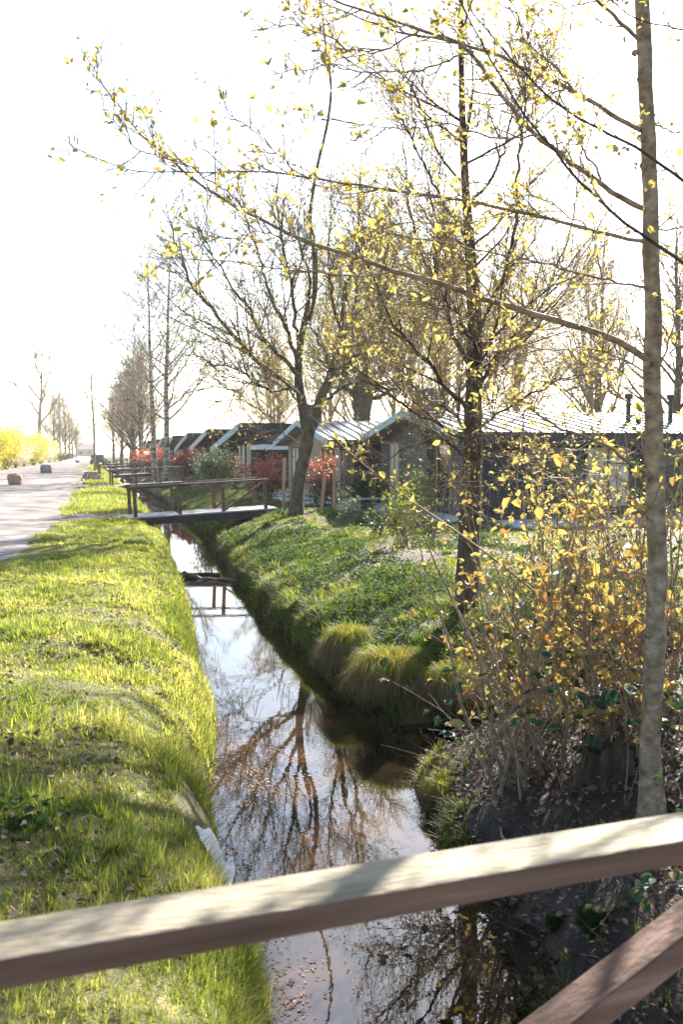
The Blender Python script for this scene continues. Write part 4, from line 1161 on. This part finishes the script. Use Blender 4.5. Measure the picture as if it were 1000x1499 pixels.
def sticks(name, base_pts, r, label, cat, mat='pale_twig', twn=5, seed=1):
    global RNG
    RNG = np.random.default_rng(seed)
    q = np.array(base_pts, float); o0 = q[0].copy(); q = sway(smooth_path(q, 20), .008) - o0
    m = MB(); m.tube(q, np.linspace(r, r * .3, 20), 7)
    for k in range(twn):
        i = RNG.integers(4, 18); b = path_from(q[i], rand_dir_about(q[i] - q[i - 1], .7), RNG.uniform(.08, .25), 6, .1, .0)
        m.tube(b, np.linspace(r * .5, r * .15, 6), 5)
    ob = m.build(name, MAT[mat], smooth=True); ob.location = o0
    return tag(ob, label, cat, 'fallen sticks by the water')
sticks('fallen_branch', [atz(745, 1150, -.80), atz(700, 1122, -.86), atz(640, 1112, -.94), atz(558, 1090, -.985)], .011, 'pale fallen branch reaching from the leafy bank over the ditch mouth', 'branch', seed=3)
sticks('fallen_branch', [atz(760, 1265, -.62), atz(700, 1160, -.74), atz(655, 1120, -.80)], .010, 'thin stick lying on leaf litter above the moss tuft', 'branch', seed=4)
sticks('fallen_branch', [atz(735, 1165, -.78), atz(690, 1190, -.86), atz(622, 1200, -.97)], .008, 'grey stick pointing out over the water beside the moss tuft', 'branch', seed=5)
sticks('fallen_branch', [atz(750, 1200, -.75), atz(700, 1215, -.84), atz(630, 1238, -.96)], .008, 'stick just above the handrail pointing left over the water', 'branch', seed=6)
sticks('fallen_branch', [atz(905, 1110, -.22), atz(850, 1135, -.36), atz(790, 1120, -.45), atz(735, 1075, -.50)], .010, 'bent dead stick in front of the dark stump', 'branch', seed=8)
sticks('curved_twig', [atz(278, 905, -.75), atz(290, 888, -.60), atz(297, 900, -.70), atz(290, 935, -.98)], .006, 'thin reddish twig arching from the grass over the water', 'branch', mat='twig', twn=0, seed=9)
sticks('dead_stalk', [atz(291, 1180, -.85), atz(291, 1178, -.6), atz(289, 1178, -.40)], .006, 'upright dead reddish stalk at the left water edge', 'stalk', mat='twig', twn=0, seed=10)
def weir():
    global RNG
    RNG = np.random.default_rng(77)
    m = MB()
    q = sway(smooth_path(np.array([(1.85, 22.2, -.99), (2.4, 22.0, -.97), (3.0, 21.4, -.98), (3.5, 21.0, -.96)]), 20), .02)
    m.tube(q - q[0], .06 * (1 + .2 * RNG.normal(size=20)), 9)
    o = m.build('sunken_log', MAT['mud'], smooth=True); o.location = q[0]
    tag(o, 'dark muddy log lying across the stream before the second footbridge', 'log')
weir()
def white_sheet():
    p = [atz(268, 1200, -.52), atz(300, 1262, -.95), atz(322, 1300, -.97)]
    ctr = atz(282, 1245, -.75)
    n1, n2 = 26, 10
    V = []
    for i in range(n1):
        t = i / (n1 - 1)
        y = 6.55 - .62 * t
        for j in range(n2):
            s_ = j / (n2 - 1)
            wd = (.03 + .20 * t ** .8) * (.75 + .5 * float(vnoise(np.array(t), np.array(2.), .16, 3)))
            x = float(sl(np.array(y))) + .05 - (1 - s_) * wd
            z = max(float(hz(x, y)), -1.0) + .018 + .035 * float(vnoise(np.array(x), np.array(y), .09, 5)) + .012 * float(vnoise(np.array(x), np.array(y), .03, 8))
            V.append((x, y, z))
    Q = [(i * n2 + j, i * n2 + j + 1, (i + 1) * n2 + j + 1, (i + 1) * n2 + j) for i in range(n1 - 1) for j in range(n2 - 1)]
    m = MB(); V = np.array(V); o0 = V[0].copy(); m.add(V - o0, Q)
    o = m.build('white_sheet', MAT['cloth'], smooth=True); o.location = o0
    md = o.modifiers.new('thick', 'SOLIDIFY'); md.thickness = .006
    tag(o, 'crumpled white sheet caught on the left bank at the water edge', 'sheet')
white_sheet()

# ------------------------------------------------------------------ sedge tussocks and moss tufts
def tussock(loc, rad, ht, n, label, seed, nd=.55, drop=.5, cat='grass tuft', name='sedge_tussock'):
    global RNG
    RNG = np.random.default_rng(seed)
    e = empty(name, loc, label=label, cat=cat, group='sedge tussocks at the water edge')
    g_, d_ = MB(), MB()
    for mb, cnt, hf, lf_, dr in ((g_, n, 1.0, .80, .55), (d_, int(n * nd), .55, 1.05, 1.0)):
        a = RNG.uniform(0, 6.28, cnt); rr = np.sqrt(RNG.random(cnt)) * rad * .55
        if mb is d_: rr = rad * RNG.uniform(.35, .62, cnt)
        base = np.stack([np.cos(a) * rr, np.sin(a) * rr, ht * .35 * (1 - (rr / rad) ** 2)], -1)
        out = a + RNG.normal(size=cnt) * .9
        lump = .65 + .7 * vnoise(np.cos(a) * 1.5 + seed, np.sin(a) * 1.5, .7, seed % 7)
        o_ = np.stack([np.cos(out), np.sin(out), np.zeros(cnt)], -1)
        hh = ht * hf * RNG.uniform(.45, 1.25, cnt) * lump; le = rad * lf_ * RNG.uniform(.25, 1.25, cnt) * lump; dp = drop * dr * RNG.uniform(.5, 1.1, cnt)
        s_ = np.stack([-np.sin(out), np.cos(out), np.zeros(cnt)], -1); w = RNG.uniform(.0028, .0048, cnt)[:, None]
        rows = []; seg = 5
        for k in range(seg + 1):
            t = k / seg
            c = base + np.array([0, 0, 1.]) * (hh * (1.6 * t - 1.1 * t * t) - dp * t ** 3)[:, None] + o_ * (le * t)[:, None]
            if k < seg: rows += [c - s_ * w * (1 - .6 * t), c + s_ * w * (1 - .6 * t)]
            else: rows.append(c)
        V = np.stack(rows, 1); m_ = 2 * seg + 1
        q = np.array([(2 * k, 2 * k + 1, 2 * k + 3, 2 * k + 2) for k in range(seg - 1)]); off = (np.arange(cnt) * m_)[:, None, None]
        mb.add(V.reshape(-1, 3), (q[None] + off).reshape(-1, 4), (np.array([(2 * seg - 2, 2 * seg - 1, 2 * seg)])[None] + off).reshape(-1, 3))
    k3 = g_.n; g_.build('green_blades', MAT['sedge'], e); d_.build('dead_blades', MAT['dead_sedge'], e)
    core = MB(); k = 16
    V = [(rad * .5 * math.cos(j / k * 6.283) * f, rad * .5 * math.sin(j / k * 6.283) * f, z) for f, z in ((1.15, -.35), (1.0, 0), (.75, ht * .3), (.3, ht * .42)) for j in range(k)] + [(0, 0, ht * .44)]
    Q = [(i * k + j, i * k + (j + 1) % k, (i + 1) * k + (j + 1) % k, (i + 1) * k + j) for i in range(3) for j in range(k)]
    core.add(V, Q, [(3 * k + j, 3 * k + (j + 1) % k, 4 * k) for j in range(k)])
    core.build('root_mound', MAT['wet_mud'], e, smooth=True)
for px, py, z, r, h, n, lab, nd, dr in [
        (510, 955, -.58, .30, .34, 2800, 'sedge tussock with long brown skirt, upstream one of the pair', .7, .42),
        (575, 1000, -.62, .38, .37, 3800, 'largest round sedge tussock at the corner of the side ditch', .45, .34),
        (665, 1010, -.58, .28, .28, 1800, 'small bright sedge tuft on the ditch side, right of the large round tussock', .5, .35),
        (540, 985, -.78, .20, .2, 900, 'low dull sedge tuft wedged between the two big tussocks', .8, .3),
        (648, 1165, -.90, .17, .18, 1300, 'bright green tuft on the near right bank, above the handrail', .4, .2),
        (640, 1135, -.92, .10, .10, 700, 'little mossy tuft at the tip of the near right bank', .4, .1)]:
    p = atz(px, py, z)
    tussock((p[0], p[1], z), r, h, n, lab, int(px), nd, dr)

# ------------------------------------------------------------------ ground cover (uncountable)
RNG = np.random.default_rng(404)
def scatter(n, xr, ya, yb, bias=2.0):
    """points denser towards the camera"""
    u = RNG.random(n); a, b_ = math.log(ya + bias), math.log(yb + bias)
    return RNG.uniform(xr[0], xr[1], n), np.exp(a + (b_ - a) * u) - bias
def frustum(x, y, m=1.2):
    d = x * fw[0] + y * fw[1]; c = (x * rt[0] + y * rt[1])
    return (d > .5) & (np.abs(c) < d * .3572 + m)

def tufts(mb, tx, ty, th, n_t, rad, ok, lean=1.1, wmul=.0017, bias=None, bw=.5):
    """fans of blades round tuft centres"""
    tl = RNG.uniform(0, 6.28, len(tx)) if bias is None else bias + RNG.normal(size=len(tx)) * .6
    fx = np.repeat(tx, n_t); fy = np.repeat(ty, n_t); fh = np.repeat(th, n_t) * RNG.uniform(.45, 1.15, len(tx) * n_t)
    fa = RNG.uniform(0, 2 * np.pi, len(fx)); fr = np.abs(RNG.normal(size=len(fx))) * rad * np.clip(np.hypot(fx, fy) / 6, .8, 2)
    fx = fx + np.cos(fa) * fr; fy = fy + np.sin(fa) * fr
    az = np.where(RNG.random(len(fx)) < bw, fa, np.repeat(tl, n_t)) + RNG.normal(size=len(fx)) * .5
    kk = ok(fx, fy); fx, fy, fh, az = fx[kk], fy[kk], fh[kk], az[kk]
    blades(mb, np.stack([fx, fy, hz(fx, fy) - .01], -1), fh, np.clip(wmul * np.hypot(fx, fy) ** .75, .0038, .015), RNG.uniform(.15, lean, len(fx)), seg=3, az=az)
mb = MB()
# left verge, dense
x, y = scatter(900000, (-5.5, 3.0), 2.0, 34)
k = frustum(x, y) & (x < sl(y) + .02) & (x > road_r(y) - .25 + .5 * vnoise(x, y, .5, 13)); x, y = x[k], y[k]
path = (y > 27.7) & (y < 30.3) & (x > -1.5) & (x < 1.6)
den = vnoise(x, y, 1.1, 21) * .55 + vnoise(x, y, .28, 22) * .45
k = (den + .55 * RNG.random(len(x)) > .345) & ~((x > sl(y) - .30) & (y > 5.85) & (y < 6.6)) & (~path | (RNG.random(len(x)) < .03)); x, y, den = x[k], y[k], den[k]
z = hz(x, y)
k = z > -.98; x, y, z, den = x[k], y[k], z[k], den[k]
dist = np.hypot(x, y)
edge = np.interp(x - road_r(y), [-.2, 1.0], [.4, 1])
big = vnoise(x, y, .55, 23)
# short sward, one third of the points
k = RNG.random(len(x)) < .30
hgt = (.035 + .08 * big[k] * RNG.uniform(.5, 1.2, k.sum())) * edge[k]
blades(mb, np.stack([x[k], y[k], z[k] - .01], -1), hgt, np.clip(.0016 * dist[k] ** .75, .0034, .015), RNG.uniform(.2, 1.15, k.sum()), seg=2)
# tufts: each a fan of longer blades
tx, ty, tb = x[~k][::22], y[~k][::22], big[~k][::22]
n_t = 22
th = (.030 + .17 * np.clip(tb - .15, 0, 1) ** 1.2) * RNG.uniform(.4, 1.45, len(tx)) * np.interp(tx - road_r(ty), [-.2, 1.0], [.35, 1])
tl_ = RNG.uniform(0, 6.28, len(tx)); 
fx = np.repeat(tx, n_t); fy = np.repeat(ty, n_t); fh = np.repeat(th, n_t) * RNG.uniform(.45, 1.15, len(tx) * n_t)
fa = RNG.uniform(0, 2 * np.pi, len(fx)); fr = np.abs(RNG.normal(size=len(fx))) * .024 * np.clip(np.hypot(fx, fy) / 6, .8, 2)
fx = fx + np.cos(fa) * fr; fy = fy + np.sin(fa) * fr
az = np.where(RNG.random(len(fx)) < .6, fa, np.repeat(tl_, n_t)) + RNG.normal(size=len(fx)) * .5
kk = (fx < sl(fy) + .05)
fx, fy, fh, az = fx[kk], fy[kk], fh[kk], az[kk]
blades(mb, np.stack([fx, fy, hz(fx, fy) - .01], -1), fh, np.clip(.0017 * np.hypot(fx, fy) ** .75, .0038, .015), RNG.uniform(.15, 1.1, len(fx)), seg=3, az=az)
x = fx
print('left blades', len(x))
# overhang along the water edge
n = 900
cy_ = np.exp(np.log(3.0) + (np.log(34) - np.log(3.0)) * RNG.random(n)); cx_ = sl(cy_) - np.abs(RNG.normal(size=n)) * .16 - .04
k = ~((cy_ > 5.85) & (cy_ < 6.6)); cx_, cy_ = cx_[k], cy_[k]
y = np.repeat(cy_, 26) + RNG.normal(size=len(cx_) * 26) * .035 * np.clip(np.repeat(cy_, 26) / 7, 1, 2); x = np.repeat(cx_, 26) + RNG.normal(size=len(cx_) * 26) * .03
k = x < sl(y) + .04; x, y = x[k], y[k]; n = len(x)
z = hz(x, y)
blades(mb, np.stack([x, y, z - .01], -1), RNG.uniform(.05, .19, n), np.clip(.0017 * y ** .75, .0038, .015), RNG.uniform(.2, 1.2, n), seg=3, az=RNG.normal(size=n) * 1.5)
# far verge between road and stream, and left of the road
x, y = scatter(60000, (-1.0, 3.5), 30, 150, 5)
k = (x < sl(y)) & (x > road_r(y) - .3 + .6 * vnoise(x, y, .8, 13)) & ~((y > 54) & (y < 56.7)); x, y = x[k], y[k]; z = hz(x, y)
blades(mb, np.stack([x, y, z], -1), RNG.uniform(.06, .2, len(x)), .0008 * y, RNG.uniform(.2, 1, len(x)), seg=1)
x, y = scatter(26000, (-17, -8.6), 70, 240, 5)
blades(mb, np.stack([x, y, x * 0], -1), RNG.uniform(.08, .28, len(x)), .0008 * y, RNG.uniform(.2, 1, len(x)), seg=1)
tag(mb.build('verge_grass', MAT['grass']), kind='stuff')

mb = MB()
# right bank: grass and weeds
x, y = scatter(230000, (2.2, 12), 8.8, 62, 2)
k = frustum(x, y) & (x > sr(y) - .02); x, y = x[k], y[k]
z = hz(x, y); t = x - sr(y)
pat = vnoise(x, y, 1.3, 31) * .6 + vnoise(x, y, .35, 32) * .4
mulch = (t > 2.0 + .5 * vnoise(x, y, .8, 33)) & (t < 4.4) & (y > 12.5) & (y < 27)
k = (z > -.97) & (pat > .36) & (~mulch | (RNG.random(len(x)) < .40)) & ~((y > 28.3) & (y < 30.2) & (x > 5.2))
x, y, z, t, pat = x[k], y[k], z[k], t[k], pat[k]
lawn = (t > 3.6)
hgt = np.where(lawn, RNG.uniform(.03, .07, len(x)), RNG.uniform(.04, .10, len(x)) * (0.5 + pat))
blades(mb, np.stack([x, y, z - .01], -1), hgt, np.clip(.0016 * y ** .75, .005, .018), RNG.uniform(.3, 1.2, len(x)), seg=2, az=np.pi + RNG.normal(size=len(x)) * 1.2)
kt = (t < 3.8) & (RNG.random(len(x)) < .06); tx, ty = x[kt], y[kt]
th = (.06 + .22 * np.clip(vnoise(tx, ty, .7, 36) - .25, 0, 1)) * RNG.uniform(.6, 1.2, len(tx))
tufts(mb, tx, ty, th, 24, .035, lambda a, b: a > sr(b) - .03, bias=np.pi, lean=1.2)
# overhanging fringe at the water edge and round the side ditch
n = 1100
ty = np.exp(np.log(9.6) + (np.log(50) - np.log(9.6)) * RNG.random(n)); tx = sr(ty) + .02 + np.abs(RNG.normal(size=n)) * .20
tufts(mb, tx, ty, RNG.uniform(.07, .24, n), 26, .035, lambda a, b: a > sr(b) - .03, bias=np.pi, lean=1.3)
n = 330
tx = RNG.uniform(3.0, 6.0, n); ty = 8.76 + np.clip(.58 * (5.9 - tx) / 2.4, 0, .58) + np.abs(RNG.normal(size=n)) * .30
tufts(mb, tx, ty, RNG.uniform(.06, .22, n), 26, .035, lambda a, b: b > 8.9, bias=-np.pi / 2, lean=1.3)
n = 260
ty = RNG.uniform(2.6, 7.9, n); tx = sr(ty) + .03 + np.abs(RNG.normal(size=n)) * .16; k = vnoise(tx, ty, .5, 37) > .42; tx, ty = tx[k], ty[k]
tufts(mb, tx, ty, RNG.uniform(.04, .14, len(tx)), 20, .03, lambda a, b: a > sr(b) - .02, bias=np.pi, lean=1.3)
# sparse tufts on the near right bank
x, y = scatter(9000, (2.2, 6), 2.5, 8.6, 2); k = (x > sr(y)) & (vnoise(x, y, .4, 35) > .66); x, y = x[k], y[k]
blades(mb, np.stack([x, y, hz(x, y) - .01], -1), RNG.uniform(.05, .16, len(x)), .004, RNG.uniform(.3, 1.1, len(x)), seg=2)
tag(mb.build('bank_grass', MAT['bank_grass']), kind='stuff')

mb = MB()
x, y = scatter(130000, (2.3, 8.5), 8.9, 32, 2)
k = frustum(x, y) & (x > sr(y) + .05); x, y = x[k], y[k]; z = hz(x, y); t = x - sr(y)
pat = vnoise(x, y, 1.0, 41) * .6 + vnoise(x, y, .3, 42) * .4
k = (z > -.9) & (pat > .44) & ~((t > 2.2) & (t < 4.4) & (y > 12.5) & (pat < .66)) & (t < 5) & ~((y > 28.3) & (y < 30.2) & (x > 5.2)); x, y, z, pat = x[k], y[k], z[k], pat[k]
hh = RNG.uniform(.01, .16, len(x)) * np.clip((pat - .38) * 4, .25, 1)
P = np.stack([x, y, z + hh], -1); D = RNG.normal(size=P.shape); D[:, 2] *= .35
Nn = RNG.normal(size=P.shape) * .5; Nn[:, 2] += 1
leaves(mb, P, D, np.clip(.012 * y ** .45, .028, .06) * RNG.uniform(.6, 1.3, len(x)), wide=.42, fold=.05, N=Nn)
# broad weeds in the near left corner
x, y = scatter(700, (-1.0, .05), 3.5, 5.2, 2); k = (vnoise(x, y, .4, 45) > .60); x, y = x[k], y[k]
P = np.stack([x, y, hz(x, y) + RNG.uniform(.01, .09, len(x))], -1); D = RNG.normal(size=P.shape); D[:, 2] *= .4
leaves(mb, P, D, RNG.uniform(.03, .075, len(x)), wide=.4, fold=.12, N=np.tile([0, 0, 1.], (len(x), 1)) + RNG.normal(size=P.shape) * .4)
tag(mb.build('ground_ivy', MAT['ivy']), kind='stuff')

mb = MB()
def litter(x, y, zz, smin, smax, lift):
    P = np.stack([x, y, zz + RNG.uniform(.004, lift, len(x))], -1); D = RNG.normal(size=P.shape); D[:, 2] *= .35
    leaves(mb, P, D, RNG.uniform(smin, smax, len(x)), wide=.38, fold=.16, droop=RNG.uniform(-.1, .3), N=np.tile([0, 0, 1.], (len(x), 1)) + RNG.normal(size=P.shape) * .6)
x, y = scatter(16000, (2.0, 7.5), 2.2, 8.7, 2); k = (x > sr(y) + .01); x, y = x[k], y[k]; litter(x, y, hz(x, y), .02, .06, .06)
x, y = scatter(9000, (-4, 1.3), 2.2, 16, 2); k = (x < sl(y) - .02) & (vnoise(x, y, .6, 51) > .44); x, y = x[k], y[k]; litter(x, y, hz(x, y), .02, .055, .09)
x, y = scatter(2200, (4, 8.5), 12, 28, 2); k = (x - sr(y) > 1.9) & (x - sr(y) < 4.6); x, y = x[k], y[k]; litter(x, y, hz(x, y), .03, .07, .03)
tag(mb.build('fallen_leaves', MAT['litter']), kind='stuff')
mb = MB()
# leaves afloat, gathered along the left edge and in a raft
x, y = scatter(60000, (.8, 3.2), 3.5, 12, 2)
raft = np.exp(-(((x - 1.5) / .42) ** 2 + ((y - 8.3) / .6) ** 2)) * .8 + np.exp(-((x - sl(y)) / .22) ** 2) * np.clip((10 - y) / 3, 0, 1) * .55 + .006
raft *= .0 + 1.7 * vnoise(x, y, .22, 55) ** 2
k = (RNG.random(len(x)) < raft) & (x > sl(y)) & (x < sr(y)); x, y = x[k], y[k]
P = np.stack([x, y, np.full(len(x), -.996) + RNG.uniform(0, .006, len(x))], -1); D = RNG.normal(size=P.shape); D[:, 2] = RNG.normal(size=len(x)) * .08
leaves(mb, P, D, RNG.uniform(.008, .032, len(x)), wide=.22, fold=.06, N=np.tile([0, 0, 1.], (len(x), 1)) + RNG.normal(size=P.shape) * .15)
tag(mb.build('floating_leaves', MAT['rust_leaf']), kind='stuff')

mb = MB()
for k in range(1000):
    x = RNG.uniform(2.3, 6.0); y = RNG.uniform(2.6, 8.6)
    if x < sr(y) + .1: continue
    z = float(hz(x, y)); a = RNG.uniform(0, 6.28)
    q = path_from((x, y, z + .01), (math.cos(a), math.sin(a), RNG.uniform(-.05, .5)), RNG.uniform(.12, .55), 6, .12, 0)
    mb.tube(q, np.linspace(RNG.uniform(.002, .005), .001, 6), 4)
tag(mb.build('twig_litter', MAT['dark_bark'], smooth=True), kind='stuff')

# ------------------------------------------------------------------ small far things
def parked_car(loc, rz):
    e = empty('parked_car', loc, rz, label='small dark parked car at the far right road edge', cat='car')
    m = MB(); m.prism_x([(-2.1, .3), (2.1, .3), (2.15, .75), (1.2, .92), (.55, 1.48), (-1.3, 1.5), (-2.0, .98), (-2.15, .7)][::-1], -.85, .85); m.build('body', MAT['car_paint'], e, bevel=.06)
    m = MB(); m.beam((-.0, -1.43, 1.46), (0, -2.03, 1.0), 1.5, .03); m.build('rear_window', MAT['glass'], e)
    for sx in (-.86, .86):
        m = MB(); m.prism_x([(-1.35, 1.0), (.95, 1.0), (.5, 1.4), (-1.2, 1.42)], sx - .01, sx + .01); m.build('side_window', MAT['glass'], e)
        for yy in (-1.3, 1.3):
            m = MB(); m.tube([(sx - .1, yy, .32), (sx + .1, yy, .32)], [.32, .32], 16); m.build('wheel', MAT['rubber'], e)
parked_car((at_road(142, 150), 150, .02), R(3))
def far_house():
    e = empty('distant_house', (-.8, 460, 0), label='low red brick house at the far end of the road', cat='house')
    m = MB(); m.box(-4, 4, 0, 9, -.1, 3.2); m.build('wall', MAT['far_brick'], e)
    m = MB(); m.prism_x([(-.6, 3.2), (9.6, 3.2), (4.5, 6.2)], -4.5, 4.5); m.build('roof', MAT['far_brick'], e)
    for x in (-2, 2): m = MB(); m.box(x - .9, x + .9, -.05, .0, .9, 2.3); m.build('window', MAT['glass'], e)
far_house()

# ------------------------------------------------------------------ the hazy spring air
def haze():
    m = bpy.data.materials.new('haze'); m.use_nodes = True
    t = m.node_tree; t.nodes.clear()
    v = t.nodes.new('ShaderNodeVolumePrincipled'); o = t.nodes.new('ShaderNodeOutputMaterial')
    v.inputs['Color'].default_value = (1.0, .985, .96, 1); v.inputs['Density'].default_value = .0003; v.inputs['Anisotropy'].default_value = .3
    t.links.new(v.outputs[0], o.inputs['Volume'])
    b = MB(); b.box(-905, 905, -85, 1505, -2.4, 32)
    tag(b.build('haze', m), kind='stuff')
haze()
